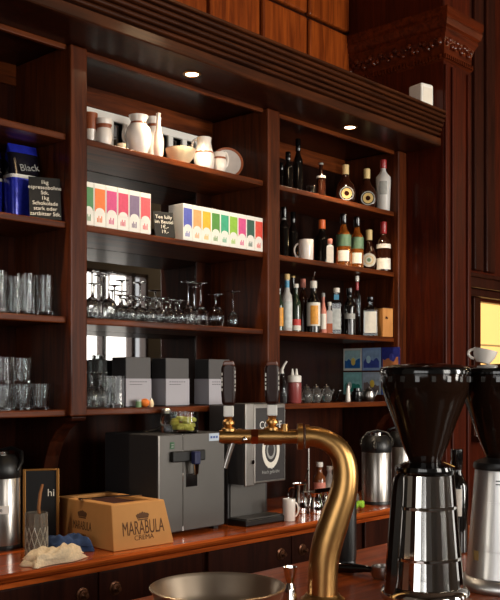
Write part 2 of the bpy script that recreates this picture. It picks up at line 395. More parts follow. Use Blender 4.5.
# ------------------------------------------------------------------ counters
TZ = 0.8908     # a hair above the worktop
b = MB().prism([(0.42,0.852),(-0.300,0.852),(-0.312,0.858),(-0.318,0.866),(-0.333,0.870),(-0.338,0.880),(-0.333,0.888),(-0.326,0.89),(0.42,0.89)], 0.4, 4.75, 'x')
b.box(0.4, 4.75, -0.312, -0.285, 0.835, 0.852)
single('counter_top', b, mTop, 'polished red-brown wooden worktop running below the shelves', 'worktop', smooth=False)
for x0, x1, lab in ((0.495, 1.635, 'dark wooden base cabinet at the near end of the worktop'), (1.635, 2.775, 'dark wooden base cabinet below the cardboard box'), (2.775, 3.915, 'dark wooden base cabinet below the black coffee dispenser'), (3.915, 4.74, 'dark wooden base cabinet at the column end')):
    B = thing('base_cabinet', lab, 'cabinet', ((x0+x1)/2, 0.07, 0), 0, 'base cabinets under the worktop')
    obj('body', MB().box(x0+0.001, x1-0.001, -0.26, 0.42, 0.0, 0.834), mDkWood, B, world=True, smooth=False)
    xm = (x0+x1)/2
    for s, (a0, a1) in ((1, (x0+0.02, xm-0.003)), (-1, (xm+0.003, x1-0.02))):
        d = MB().box(a0, a1, -0.28, -0.26, 0.1, 0.825)
        dr = obj('door', d, mDkWood, B, world=True, smooth=False, bev=0.004)
        kx = a1-0.075 if s == 1 else a0+0.075
        k = MB().lathe([(0,0.0),(0.028,0.0),(0.028,0.004),(0.021,0.007),(0.019,0.013),(0.012,0.014),(0.007,0.02),(0.011,0.028),(0.008,0.034),(0,0.035)], 18)
        k.move(Matrix.Translation((kx-B['at'][0], -0.28-B['at'][1], 0.752)) @ Matrix.Rotation(PI/2, 4, 'X'))
        obj('knob', k, mat('bronze_knob', (96,58,36), 0.35, metal=0.6), dr)

BZ = 1.0008
single('bar_counter', MB().prism([(-2.15,0.955),(-2.15,1.0),(-1.30,1.0),(-1.29,0.994),(-1.29,0.962),(-1.30,0.955)], 0.2, 4.0, 'x'), mBar, 'polished wooden bar top carrying the tap and the grinders', 'bar top', smooth=False)
B = thing('bar_cabinet', 'dark wooden body under the bar top', 'bar', (2.1, -1.75, 0))
obj('body', MB().box(0.3, 3.9, -2.05, -1.40, 0, 0.954), mWd, B, world=True, smooth=False)
b = MB()
for k in range(6): b.box(0.36+k*0.59, 0.88+k*0.59, -1.402, -1.385, 0.12, 0.88)
obj('panel', b, mW, B, world=True, smooth=False, bev=0.006)

# ------------------------------------------------------------------ bottles
def bottle(name, label, cat, u, Y, vt, zs, w, kind, glass, cap=None, capf=0.10, labs=(), sy=1.0, group=None, x=None, h=None):
    """kind gives the shoulder profile; labs = (z0, z1, material, half angle) as fractions of the height"""
    X = px(u, Y) if x is None else x
    H = (hz(u, Y, vt)-zs) if h is None else h
    R = wid(u, Y, w)/2 if x is None else w
    rn = min(R*0.42, 0.0155)
    P = {'wine': [(0.0,0.004),(0.85,0.0),(1,0.012),(1,0.60),(0.93,0.66),(0.62,0.72)], 'rum': [(0.0,0.004),(0.9,0.0),(1,0.012),(1,0.55),(0.9,0.63),(0.55,0.69)],
         'square': [(0.0,0.004),(0.92,0.0),(1,0.015),(1,0.66),(0.92,0.72),(0.5,0.75)], 'vodka': [(0.0,0.004),(0.8,0.0),(0.85,0.012),(1,0.60),(0.97,0.66),(0.6,0.72)],
         'flask': [(0.0,0.004),(0.45,0.0),(0.55,0.015),(0.86,0.12),(1,0.28),(0.97,0.40),(0.78,0.52),(0.48,0.61)], 'slim': [(0.0,0.004),(0.9,0.0),(1,0.012),(1,0.5),(0.85,0.6),(0.6,0.68)]}[kind]
    prof = [(r*R, z*H) for r, z in P] + [(rn*1.02, 0.78*H), (rn, 0.82*H), (rn, 0.955*H), (rn*1.18, 0.958*H), (rn*1.18, 0.985*H), (0, 0.985*H)]
    az = camaz(X, Y)
    T = thing(name, label, cat, (X, Y, zs), az+PI/2, group)      # local -y looks at the room
    n = 28
    mb = MB()
    if kind == 'square':
        mb.lathe([(r*1.12, z) if z < 0.7*H and r > rn*1.3 else (r, z) for r, z in prof], 4)
        mb.move(Matrix.Rotation(PI/4, 4, 'Z'))
        obj('bottle_body', mb, glass, T, smooth=False, bev=min(0.006, R*0.15))
    else:
        obj('bottle_body', mb.lathe(prof, n, sy=sy), glass, T)
    if cap:
        c0 = (1-capf)*H
        obj('cap', MB().lathe([(rn*1.2, c0), (rn*1.28, c0+0.002), (rn*1.28, H-0.002), (rn*1.15, H), (0, H), (0, H-0.003), (rn*1.2, H-0.003)], 18), cap, T)
    for (z0, z1, m, ha) in labs:
        if kind == 'square':
            q = R*1.12*0.707
            obj('paper_label', MB().box(-q*ha, q*ha, -q-0.0012, -q-0.0002, z0*H, z1*H), m, T, smooth=False)
        else:
            rr = (R if z1 < 0.68 else rn)+0.0006
            if kind == 'vodka' and z1 < 0.68: rr = R*0.995+0.0006
            obj('paper_label', MB().arc(rr, z0*H, z1*H, -PI/2-ha, -PI/2+ha, sy=sy), m, T)
    return T, R, H

A, Bs, Cs, Ds = [z+0.0008 for z in SZ]
mLabO = mat('orange_label', (236,150,50), 0.5, vary=0.5, vs=45)
mLabW = mat('white_label', (224,218,206), 0.5, vary=0.12, vs=60)
mLabY = mat('pale_label', (196,200,196), 0.5, vary=0.35, vs=40)
mLabR = mat('red_label', (196,60,52), 0.5, vary=0.3, vs=50)
mLabP = mat('pink_label', (204,128,110), 0.5, vary=0.4, vs=60)
mLabG = mat('grey_label', (150,150,146), 0.5, vary=0.3, vs=60)
# shelf A of the bottle bay
bottle('wine_bottle', 'black wine bottle against the left end of the top bottle shelf', 'bottle', 281, 0.30, 163, A, 10, 'wine', mDarkGl, mBlackG, 0.2, [(0.86,0.9,mLabG,1.2)], group='bottles on the top bottle shelf')  # pale neck band paints a glint on the dark glass
bottle('wine_bottle', 'plain black wine bottle between the tallest one and the post, top bottle shelf', 'bottle', 288, 0.17, 152, A, 10, 'wine', mDarkGl, mBlackG, 0.2, group='bottles on the top bottle shelf')
bottle('wine_bottle', 'tallest black wine bottle with a painted neck glint on the top bottle shelf', 'bottle', 298, 0.24, 139, A, 10, 'wine', mDarkGl, mBlackG, 0.2, [(0.72,0.75,mLabG,1.0)], group='bottles on the top bottle shelf')  # grey neck band imitates a glint
bottle('slim_bottle', 'small slim dark bottle with a pale neck collar beside the round flasks', 'bottle', 321, 0.16, 163, A, 9, 'slim', mBrownGl, mLabG, 0.05, [(0.60,0.655,mLabW,1.6)], group='bottles on the top bottle shelf')
def shot(u, Y, vt, zs, w, label, nm='shot_glass'):
    R = wid(u, Y, w)/2; H = hz(u, Y, vt)-zs
    return single(nm, MB().lathe([(0,0),(R*0.8,0),(R,H),(R*0.9,H),(R*0.7,H*0.15),(0,H*0.15)], 14), mGlassG, label, 'glass', (px(u, Y), Y, zs), smooth=False)
shot(311, 0.14, 186, A, 8, 'small empty shot glass beside the slim dark bottle')
for u, v, lab in ((345.5, 165, 'round dark brandy flask with gold crest, the one nearer the slim bottle'), (366.8, 169, 'round dark brandy flask with gold crest, next to the frosted white bottle')):
    T, R, H = bottle('brandy_flask', lab, 'bottle', u, 0.13, v, A, 20, 'flask', mBrownGl, mCork, 0.24, sy=0.55, group='round brandy flasks')
    e = MB().lathe([(0,0.0),(R*0.7,0.0),(R*0.7,0.002),(0,0.002)], 24); e.move(Matrix.Translation((R*0.12, -R*0.55-0.001, 0.27*H)) @ Matrix.Rotation(PI/2, 4, 'X'))
    g = obj('crest_label', e, mLabG, T)
    for rr, mm, dz in ((0.60, mDarkGl, 0.0022), (0.52, mat('pale_gold', (206,176,112), 0.5), 0.0028), (0.24, mBrownGl, 0.0034)):
        e = MB().lathe([(0,dz-0.0006),(R*rr,dz-0.0006),(R*rr,dz),(0,dz)], 20); e.move(Matrix.Translation((R*0.12, -R*0.55-0.001, 0.27*H)) @ Matrix.Rotation(PI/2, 4, 'X')); obj('crest_ring', e, mm, g)
bottle('vodka_bottle', 'frosted white bottle with a red cap at the right end of the top bottle shelf', 'bottle', 383.3, 0.07, 160, A, 15, 'vodka', mFrost, mRed, 0.17, [(0.3,0.56,mLabG,0.5)])
# shelf B
bottle('wine_bottle', 'black wine bottle in the dark left end of the mug shelf', 'bottle', 284, 0.26, 207, Bs, 11, 'wine', mDarkGl, mBlackG, 0.2, [(0.76,0.8,mLabG,0.9)], group='bottles on the mug shelf')
bottle('wine_bottle', 'black wine bottle directly behind the white mug', 'bottle', 293, 0.30, 212, Bs, 10, 'wine', mDarkGl, mBlackG, 0.2, group='bottles on the mug shelf')
def mug(name, label, u, Y, vt, zs, w, m=None, haz=None, H=None, sc=1.0):
    X = px(u, Y); R = wid(u, Y, w)/2; H = H or hz(u, Y, vt)-zs
    T = thing(name, label, 'mug', (X, Y, zs), 0)
    obj('cup_body', MB().lathe([(0,0),(R*0.9,0),(R*0.96,0.004),(R,H*0.97),(R*0.98,H),(R*0.93,H),(R*0.9,0.008),(0,0.008)], 28), m or mPorc, T)
    a = haz if haz is not None else PI
    pts = [(R*0.95+R*0.62*math.sin(PI*k/10), H*0.5-H*0.32*math.cos(PI*k/10)) for k in range(11)]
    obj('handle', MB().tube([(math.cos(a)*p, math.sin(a)*p, z) for p, z in pts], R*0.13, 10), m or mPorc, T)
    return T, R, H
T, R, H = mug('white_mug', 'white mug with an orange stripe on the middle bottle shelf', 306, 0.10, 240, Bs, 15, haz=math.radians(135))
obj('stripe', MB().arc(R*0.995, 0.012, H*0.8, -0.95, -0.75, 4), mOrange, T)
bottle('liqueur_bottle', 'black bottle with an orange cap right of the white mug', 'bottle', 322, 0.16, 220, Bs, 15, 'rum', mDarkGl, mOrange, 0.2, group='bottles on the mug shelf')
bottle('square_bottle', 'short bottle with tall white label before the orange capped bottle', 'bottle', 330, 0.075, 239, Bs, 9, 'square', mFrost, mLabP, 0.2, [(0.03,0.62,mLabW,0.9)], group='bottles on the mug shelf')
for u, v, w, lab in ((343.5, 214, 15, 'amber rum bottle with a green label, wider of the pair on the mug shelf'), (357, 217, 13, 'amber rum bottle with a green label standing beside the round silver flask')):
    bottle('rum_bottle', lab, 'bottle', u, 0.11, v, Bs, w, 'rum', mAmber, mDarkGl, 0.2, [(0.38,0.6,mGreenL,1.7), (0.1,0.3,mLabW,0.8), (0.86,0.98,mGreenGl,3.1)], group='amber rum bottles')
T, R, H = bottle('round_flask', 'round flask with a big silver oval label and pale cap', 'bottle', 369.0, 0.13, 230, Bs, 15, 'flask', mBrownGl, mCork, 0.25, sy=0.5)
for rr, mm, dz in ((0.92, mSilver, 0.0), (0.6, mGold, 0.0008), (0.48, mSilver, 0.0016), (0.25, mGreenL, 0.0024)):
    e = MB().lathe([(0,dz),(R*rr,dz),(R*rr,dz+0.001),(0,dz+0.001)], 24); e.move(Matrix.Translation((0, -R*0.5-0.001, 0.27*H)) @ Matrix.Rotation(PI/2, 4, 'X')); obj('crest_label', e, mm, T)
bottle('liqueur_bottle', 'dark bottle with red cap and two white labels ending the mug shelf', 'bottle', 383.5, 0.07, 222, Bs, 14, 'rum', mBrownGl, mRed, 0.24, [(0.04,0.26,mLabW,1.3), (0.46,0.545,mLabW,1.5)], group='bottles on the mug shelf')
# shelf C
gC = 'bottles on the crowded lower bottle shelf'
bottle('spirit_bottle', 'bottle with a yellow flecked label half hidden by the post', 'bottle', 279, 0.10, 285, Cs, 9, 'rum', mGreenGl, mBlackG, 0.15, [(0.1,0.5,mLabO,1.2)], group=gC)
bottle('spirit_bottle', 'pale bottle with cork-brown cap and blue neck, near the post', 'bottle', 287, 0.10, 274, Cs, 10.5, 'rum', mFrost, mCork, 0.10, [(0.06,0.52,mLabY,1.3), (0.76,0.88,mBlueN,3.1)], group=gC)
bottle('spirit_bottle', 'green bottle with a round red seal on its label', 'bottle', 296, 0.13, 284, Cs, 10, 'rum', mGreenGl, mLabW, 0.08, [(0.04,0.14,mLabW,1.2), (0.14,0.27,mLabR,1.2)], group=gC)
bottle('wine_bottle', 'thin dark bottle, back row behind the red sealed green bottle', 'bottle', 293, 0.26, 276, Cs, 8, 'wine', mDarkGl, mGold, 0.03, group=gC)
bottle('spirit_bottle', 'dark brown bottle with a pinkish capsule left of the orange label', 'bottle', 303, 0.17, 279, Cs, 10, 'wine', mBrownGl, mLabP, 0.16, group=gC)
T, R, H = bottle('spirit_bottle', 'black bottle with a large orange label and a steel pourer', 'bottle', 313.5, 0.09, 281, Cs, 13, 'rum', mDarkGl, mLabW, 0.14, [(0.13,0.58,mLabW,1.5)], group=gC)
obj('orange_picture', MB().arc(R+0.0016, 0.16*H, 0.52*H, -PI/2-0.45, -PI/2+0.75), mLabO, T)
obj('pourer', MB().tube([(0,0,H),(0,0,H+0.018),(0.004,-0.008,H+0.036),(0.008,-0.014,H+0.05)], [0.006,0.005,0.004,0.0035], 8), mChrome, T)
bottle('slim_bottle', 'slim bottle with a pink and white label beside the orange label', 'bottle', 323.2, 0.075, 293, Cs, 7, 'slim', mLabP, mLabG, 0.1, [(0.1,0.48,mLabW,0.9)], group=gC)
T, R, H = bottle('slim_bottle', 'short clear bottle half full of amber liquor', 'bottle', 329.5, 0.085, 302, Cs, 7.5, 'square', mFrost, mLabW, 0.12, [(0.02,0.32,mat('amber_label', (170,84,40), 0.3), 1.0)], group=gC)
bottle('gin_bottle', 'clear square gin bottle with a blue neck band', 'bottle', 336.5, 0.10, 288, Cs, 12, 'square', mGlass, mLabW, 0.10, [(0.1,0.55,mLabY,0.85), (0.74,0.85,mBlueN,0.5)], group=gC)
bottle('spirit_bottle', 'black bottle with a narrow grey band beside the clear gin bottle', 'bottle', 349.5, 0.09, 288, Cs, 11.5, 'wine', mDarkGl, mBlackG, 0.16, [(0.34,0.45,mLabG,1.2)], group=gC)
bottle('slim_bottle', 'tall slim clear bottle with a red and white neck', 'bottle', 357, 0.12, 276, Cs, 7.5, 'wine', mGlassG, mLabW, 0.09, [(0.76,0.9,mRed,3.1)], group=gC)
bottle('square_bottle', 'square clear bottle with a white label and a flat black stopper', 'bottle', 370.5, 0.09, 297, Cs, 18, 'square', mGlassG, mBlackG, 0.12, [(0.08,0.62,mLabW,0.85)], group=gC)
W1 = thing('wooden_gift_box', 'narrow pale wooden box with a dark leaf emblem on the lower bottle shelf', 'box', (px(383.6, 0.07), 0.07, Cs), math.radians(-10))
hb = hz(389, 0.09, 309)-Cs; wb = wid(389, 0.09, 13)*0.54
obj('box_body', MB().box(-wb, wb, -0.036, 0.036, 0, hb-0.004), wood('pine_box', (176,116,62), (206,146,84), 0.5, 0.1, 2), W1, smooth=False, bev=0.002)
obj('lid', MB().box(-wb-0.002, wb+0.002, -0.038, 0.038, hb-0.004, hb), mDkWood, W1, smooth=False)
e = MB()
for k in range(5):
    a = PI*(0.1+0.2*k); e.prism([(0,0),(0.006*math.cos(a)-0.002*math.sin(a)*2, 0.006*math.sin(a)+0.004*math.cos(a)),(0.016*math.cos(a), 0.016*math.sin(a)),(0.006*math.cos(a)+0.004*math.sin(a), 0.006*math.sin(a)-0.004*math.cos(a))], -0.0006, 0.0, 'y')
e.move(Matrix.Translation((-0.012, -0.0363, hb*0.62))); obj('emblem', e, mDkWood, W1, smooth=False)
# shelf D of the bottle bay
T = thing('glass_cruet', 'tall clear glass cruet with a pale spout beside the pink squeeze bottle', 'cruet', (px(282, 0.12), 0.12, Ds))
obj('cruet_body', MB().lathe([(0,0),(0.026,0),(0.03,0.01),(0.028,0.09),(0.014,0.13),(0.013,0.16),(0,0.16)], 18), mGlassG, T)
obj('spout', MB().tube([(0,0,0.158),(0,0,0.18),(0.006,-0.01,0.205),(0.016,-0.02,0.225)], [0.011,0.008,0.006,0.005], 8), mWhite, T)
T = thing('squeeze_bottle', 'dusky pink squeeze bottle with a white twin nozzle cap', 'bottle', (px(294.5, 0.10), 0.10, Ds))
k = wid(294.5, 0.10, 14)/2
obj('bottle_body', MB().lathe([(0,0),(k*0.92,0),(k,0.006),(k,0.108),(k*0.9,0.112),(0,0.112)], 20), mat('pink_sauce', (142,66,64), 0.3, coat=0.3), T)
c = obj('cap', MB().lathe([(k*0.9,0.112),(k*0.98,0.114),(k*0.98,0.145),(k*0.8,0.150),(0,0.150)], 20), mWhite, T)
for s in (-1, 1): obj('nozzle', MB().lathe([(0.010,0.149),(0.004,0.185),(0,0.185)], 10, (s*0.011*RT[0], s*0.011*RT[1], 0)), mWhite, c)
def teapot(u, Y, label, m, R, H, spin):
    T = thing('small_teapot', label, 'teapot', (px(u, Y), Y, Ds), spin, 'small glass teapots')
    obj('pot_body', MB().lathe([(0,0),(R*0.7,0),(R*0.95,H*0.15),(R,H*0.4),(R*0.85,H*0.7),(R*0.55,H*0.8),(R*0.5,H*0.84),(0,H*0.84)], 22), m, T)
    l = obj('lid', MB().lathe([(R*0.52,H*0.842),(R*0.45,H*0.9),(0.0,H*0.93)], 16), mSteel, T)
    obj('lid_knob', MB().sphere(R*0.12, (0,0,H*0.98), 1.0, 10), mSteel, l)
    obj('spout', MB().tube([(R*0.85,0,H*0.35),(R*1.2,0,H*0.5),(R*1.4,0,H*0.75)], [R*0.2,R*0.15,R*0.11], 10), m, T)
    obj('handle', MB().tube([(-R*0.75-R*0.55*math.sin(PI*k/8), 0, H*0.45-H*0.3*math.cos(PI*k/8)) for k in range(9)], R*0.09, 8), mSteel, T)
mTeaG = mat('tea_glass', (196,194,190), 0.06, trans=0.9)
for i, (u, Y) in enumerate(((306.5, 0.14), (316, 0.15), (326.5, 0.16))):
    teapot(u, Y, ['small round glass teapot touching the pink squeeze bottle', 'small round glass teapot, middle of three on the lowest bottle shelf', 'small round glass teapot nearest the postcards'][i], mTeaG, 0.031, 0.10, math.radians(-60+i*15))
teapot(369, 0.12, 'small steel milk pot in front of the postcards', mSteel, 0.036, 0.085, math.radians(-50))
# a black wire stand
b = MB()
for k in range(3):
    a = 2*PI*k/3; b.tube([(0,0,0.012),(0.014*math.cos(a),0.014*math.sin(a),0.04),(0.028*math.cos(a),0.028*math.sin(a),0.062)], 0.004, 8); b.tube([(0,0,0.012),(0.03*math.cos(a+1),0.03*math.sin(a+1),0.004)], 0.004, 8)
for k in range(3):
    a = 2*PI*k/3; b.sphere(0.007, (0.03*math.cos(a), 0.03*math.sin(a), 0.064), 1, 8)
single('wire_stand', b, mBlackG, 'small black wire stand beside the glass teapots', 'stand', (px(337, 0.17), 0.17, Ds))
T = thing('salt_shaker', 'slim white shaker standing before the postcards', 'shaker', (px(348, 0.13), 0.13, Ds))
obj('shaker_body', MB().lathe([(0,0),(0.014,0),(0.015,0.01),(0.011,0.08),(0,0.08)], 16), mPorc, T)
obj('cap', MB().lathe([(0.0105,0.08),(0.011,0.095),(0.006,0.104),(0,0.105)], 16), mSteel, T)
single('black_jar', MB().lathe([(0,0),(0.03,0),(0.033,0.02),(0.033,0.055),(0.022,0.062),(0.022,0.078),(0,0.08)], 20), mBlackG, 'squat black jar between the white shaker and the steel milk pot', 'jar', (px(357, 0.15), 0.15, Ds))
# postcards on the right side panel (they face -x)
cards = [((176,214,232),(40,104,176),(240,214,110)), ((150,180,226),(66,84,170),(190,224,238)), ((50,56,140),(206,130,84),(80,84,180)), ((150,206,206),(50,150,136),(236,242,236)), ((170,186,204),(120,108,108),(240,208,90)), ((80,120,206),(50,80,160),(150,184,236))]
pos = ['upper row, white bordered with a yellow sun', 'upper row, lilac blue with pale waves', 'upper row, dark blue with a rust shape', 'lower row, green and teal hills', 'lower row, grey with a yellow shape', 'lower row, plain strong blue']
PX = 4.66
def ypx(u, X):
    s = (u-250.0)/FPX; return CY + X*(FW[1]+s*RT[1])/(FW[0]+s*RT[0])
ys = [(ypx(343.8, PX), ypx(361.8, PX)), (ypx(362.5, PX), ypx(381, PX)), (ypx(381.8, PX), ypx(400, PX))]
for r_ in range(2):
    for c_ in range(3):
        y1, y0 = ys[c_]; z1 = (1.765, 1.617)[r_]; z0 = z1-0.138; i = r_*3+c_
        T = thing('postcard', 'picture postcard pinned on the side panel, '+pos[i], 'postcard', (PX, (y0+y1)/2, z0), 0, 'postcards on the side panel')
        h = (y1-y0)/2
        obj('card', MB().box(-0.003, -0.0005, -h, h, 0, z1-z0), mWhite if i == 0 else mat('card_%d' % i, cards[i][0], 0.4), T, smooth=False)
        pic = obj('picture', MB().box(-0.0036, -0.003, -h*0.86, h*0.86, 0.012, z1-z0-0.012), mat('sky_%d' % i, cards[i][0], 0.35, vary=0.5, vs=30), T, smooth=False)
        rnd = random.Random(i)
        pts = [(-h*0.84, 0.016)] + [(-h*0.84+h*1.68*k/8, 0.05+0.03*rnd.random()) for k in range(9)] + [(h*0.84, 0.016)]
        obj('hills', MB().prism(pts, -0.0042, -0.0036, 'x'), mat('hill_%d' % i, cards[i][1], 0.4, vary=0.4, vs=40), pic, smooth=False)
        e = MB().lathe([(0,0),(h*0.34,0),(h*0.34,0.0008),(0,0.0008)], 18, sy=0.7); e.move(Matrix.Translation((-0.0044, h*(0.3 if i % 2 else -0.1), 0.055+0.012*(i % 3))) @ Matrix.Rotation(-PI/2, 4, 'Y')); obj('motif', e, mat('motif_%d' % i, cards[i][2], 0.4), pic)

# ------------------------------------------------------------------ crockery on the top shelf of the middle bay
def vessel(name, label, u, Y, w, vt, prof, m, band=None, handle=None, zs=A, cat='jug', inner=True):
    X = px(u, Y); R = wid(u, Y, w)/2; H = hz(u, Y, vt)-zs
    T = thing(name, label, cat, (X, Y, zs), 0)
    p = [(r*R, z*H) for r, z in prof]
    if inner: p = p + [(max(r*R-0.004, 0.001), max(z*H, 0.006)) for r, z in prof[::-1]][0:len(prof)-1] + [(0, 0.006)]
    obj('vessel_body', MB().lathe(p, 28), m, T)
    if band:
        z0, z1, mm = band
        import bisect
        def rad(z):
            for (ra, za), (rb, zb) in zip(prof, prof[1:]):
                if za <= z <= zb and zb > za: return ra+(rb-ra)*(z-za)/(zb-za)
            return prof[-1][0]
        n = 5; q = [(rad(z0+(z1-z0)*k/n)*R+0.0012, (z0+(z1-z0)*k/n)*H) for k in range(n+1)]
        obj('glaze_band', MB().lathe(q + [(r-0.002, z) for r, z in q[::-1]] + [q[0]], 28), mm, T)
    if handle:
        a, h0, h1, out, rr = handle
        pts = [((rr+out*math.sin(PI*k/10))*R, (h0+(h1-h0)*(0.5-0.5*math.cos(PI*k/10)))*H) for k in range(11)]
        obj('handle', MB().tube([(math.cos(a)*p_, math.sin(a)*p_, z) for p_, z in pts], 0.0065, 10), m, T)
    return T, R, H
LFT = math.radians(42.9+90)           # towards the picture's left
JUG = [(0,0),(0.62,0),(0.66,0.03),(0.95,0.3),(1,0.5),(0.9,0.68),(0.62,0.80),(0.58,0.86),(0.74,0.97),(0.76,1.0)]
POT = [(0,0),(0.6,0),(0.65,0.04),(0.9,0.2),(0.96,0.45),(0.86,0.62),(0.78,0.70),(0.95,0.82),(0.96,1.0)]
CUP = [(0,0),(0.5,0),(0.55,0.05),(0.8,0.3),(0.95,0.65),(1,1.0)]
vessel('white_cup', 'white cup with brown flare half hidden by the post', 90.5, 0.14, 14, 113, CUP, mPorc, (0.5,0.98,mPorcB), None, cat='cup')
vessel('stoneware_pot', 'small white pot with a brown neck band at the left of the crockery shelf', 104, 0.10, 17, 119.5, POT, mPorc, (0.66,0.80,mPorcB), cat='pot')
vessel('tea_bowl', 'tiny cream bowl between the brown banded pot and the white jug', 121.5, 0.09, 9, 144, CUP, mCream, cat='bowl')
vessel('milk_jug', 'large round white jug with a brown collar', 138.5, 0.10, 26, 116, JUG, mPorc, (0.78,0.83,mPorcB), (LFT, 0.3, 0.75, 0.35, 0.85))
vessel('sugar_jar', 'pale round jar behind the tall slim vase', 153.5, 0.20, 21, 118, JUG, mPorc, (0.80,0.86,mPorcB), cat='jar')
vessel('slim_vase', 'slender cream vase with a long thin neck', 158.5, 0.075, 10.5, 113.5, [(0,0),(0.7,0),(0.95,0.12),(1,0.25),(0.75,0.5),(0.45,0.7),(0.36,0.92),(0.5,1.0)], mat('warm_glaze', (232,206,188), 0.22, coat=0.4), cat='vase')
vessel('shallow_bowl', 'wide shallow cream bowl in the middle of the crockery shelf', 180.5, 0.10, 31, 149.5, [(0,0),(0.45,0),(0.5,0.06),(0.85,0.5),(1,1.0)], mCream, cat='bowl')
vessel('water_jug', 'white jug with a handle and brown belly stripe', 204, 0.09, 21, 138, [(0,0),(0.8,0),(0.92,0.05),(1,0.35),(0.95,0.52),(0.78,0.66),(0.68,0.85),(0.72,1.0)], mPorc, (0.5,0.545,mPorcB), (LFT, 0.5, 0.95, 0.38, 0.75))
vessel('espresso_cup', 'small white cup with a brown stripe and a high handle before the round plate', 219.5, 0.075, 15, 153, [(0,0),(0.6,0),(0.8,0.1),(1,0.5),(0.85,0.72),(0.9,1.0)], mPorc, (0.66,0.76,mPorcB), (math.radians(-30), 0.3, 1.05, 0.45, 0.7), cat='cup')
T = thing('round_plate', 'round plate with a brown speckled rim propped upright against the side', 'plate', (px(227, 0.17), 0.17, A), math.radians(-38))
R = 0.082
PM = Matrix.Translation((0,0,R*0.995+0.004)) @ Matrix.Rotation(math.radians(80), 4, 'X')
pl = MB().lathe([(0,0.0),(R*0.66,0.0),(R*0.96,0.010),(R,0.011),(R,0.014),(R*0.95,0.014),(R*0.64,0.004),(0,0.004)], 36); pl.move(PM)
obj('plate_body', pl, mat('plate_glaze', (206,196,190), 0.2, coat=0.4, vary=0.15, vs=30), T)
rm = MB().lathe([(R*0.86,0.0115),(R*0.95,0.0146),(R*1.004,0.0146),(R*1.004,0.0105),(R*0.95,0.0138),(R*0.86,0.0106),(R*0.86,0.0115)], 36); rm.move(PM)
obj('rim_glaze', rm, mPorcB, T)
# solid white bars stand in for a lattice reflected in the mirror
RL = thing('mirrored_lattice', 'white slatted rail standing in for a mirrored lattice behind the crockery', 'rail', (2.85, 0.385, A))
b0, b1 = 2.37, 3.37
obj('rail_bar', MB().box(b0, b1, 0.375, 0.395, A+0.225, A+0.262), mWhite, RL, world=True, smooth=False, bev=0.003)
obj('rail_bar', MB().box(b0, b1, 0.375, 0.395, A, A+0.03), mWhite, RL, world=True, smooth=False, bev=0.003)
for k in range(11): obj('upright', MB().box(b0+0.02+k*0.096, b0+0.052+k*0.096, 0.377, 0.393, A+0.03, A+0.225), mWhite, RL, world=True, smooth=False, bev=0.002)

# ------------------------------------------------------------------ tea cartons
def carton(X0, X1, Yf, H, D, rgb, label, group):
    w = X1-X0-0.0016
    T = thing('tea_carton', label, 'carton', ((X0+X1)/2, Yf+D/2, Bs), 0, group)
    obj('carton_body', MB().box(-w/2, w/2, -D/2, D/2, 0, H), mWhite, T, smooth=False, bev=0.0015)
    p = obj('colour_panel', MB().box(-w*0.44, w*0.44, -D/2-0.0006, -D/2+0.0002, H*0.34, H*0.88), mat('tea_%02x%02x%02x' % rgb, rgb, 0.5, vary=0.22, vs=55), T, smooth=False)
    e = MB()
    pts = [(0.40*w*math.cos(PI*k/10), H*0.33+0.055*H*1.6*math.sin(PI*k/10)*1.2) for k in range(11)]
    e.prism(pts + [(-0.44*w, H*0.33), (0.44*w, H*0.33)][:0], -D/2-0.0012, -D/2-0.0005, 'y'); obj('swirl', e, mWhite, T, smooth=False)
    e = MB()
    for k in range(4): e.box(-w*0.25+k*w*0.12, -w*0.18+k*w*0.12, -D/2-0.0006, -D/2, H*0.10, H*(0.2+0.05*(k % 2)))
    obj('print', e, mat('tea_%02x%02x%02x' % rgb, rgb, 0.5), T, smooth=False)
    return T
yf = 0.032
L6 = [((70,130,80),'green'), ((226,116,48),'orange'), ((204,72,126),'magenta pink'), ((208,70,100),'crimson pink'), ((124,104,132),'dusky purple'), ((220,90,96),'coral red')]
xe = px(151, yf); xp = (px(151, yf)-px(94, yf))/5
for i, (c, nm) in enumerate(L6):
    carton(max(2.3675, xe-xp*(6-i)), xe-xp*(5-i), yf, 0.182, 0.11, c, 'white tea carton with %s panel, %s from the post in the left row' % (nm, ordn(i)), 'tea cartons left of the price board')
R9 = [((84,92,178),'blue'), ((236,160,100),'peach orange'), ((222,176,44),'golden yellow'), ((84,142,60),'leaf green'), ((60,166,126),'teal green'), ((140,186,60),'lime green'), ((208,78,134),'pink'), ((46,86,70),'dark green'), ((214,72,56),'red')]
xa = px(183, yf); xq = (px(263.0, yf)-xa)/9.0
for i, (c, nm) in enumerate(R9):
    carton(xa+xq*i, xa+xq*(i+1), yf, 0.170, 0.10, c, 'white tea carton with %s panel, %s from the price board in the right row' % (nm, ordn(i)), 'tea cartons right of the price board')
def chalkboard(name, label, X, Y, z, w, h, rz, lean, text, size, sp=1.0):
    T = thing(name, label, 'chalkboard', (X, Y, z), rz)
    M = Matrix.Rotation(-lean, 4, 'X')
    b = MB().box(-w/2, w/2, 0, 0.006, 0.0, h); b.move(M); obj('slate', b, mChalk, T, smooth=False)
    letters('chalk_lettering', text, size, mChalkW, T, M @ Matrix.Translation((0, -0.0006, h*0.5)), space=sp)
    b = MB().box(-w*0.2, w*0.2, 0.006+math.sin(lean)*h*0.55, 0.012+math.sin(lean)*h*0.55, 0.0, h*0.5); obj('easel_leg', b, mChalk, T, smooth=False)
    return T
chalkboard('price_board', 'small black price board with white chalk writing between the two tea rows', px(165.5, 0.05), 0.05, Bs+0.002, 0.098, 0.125, math.radians(-20), math.radians(14), 'Tee lully\nim Beutel\n1€,-\n19,-', 0.024, 1.0)
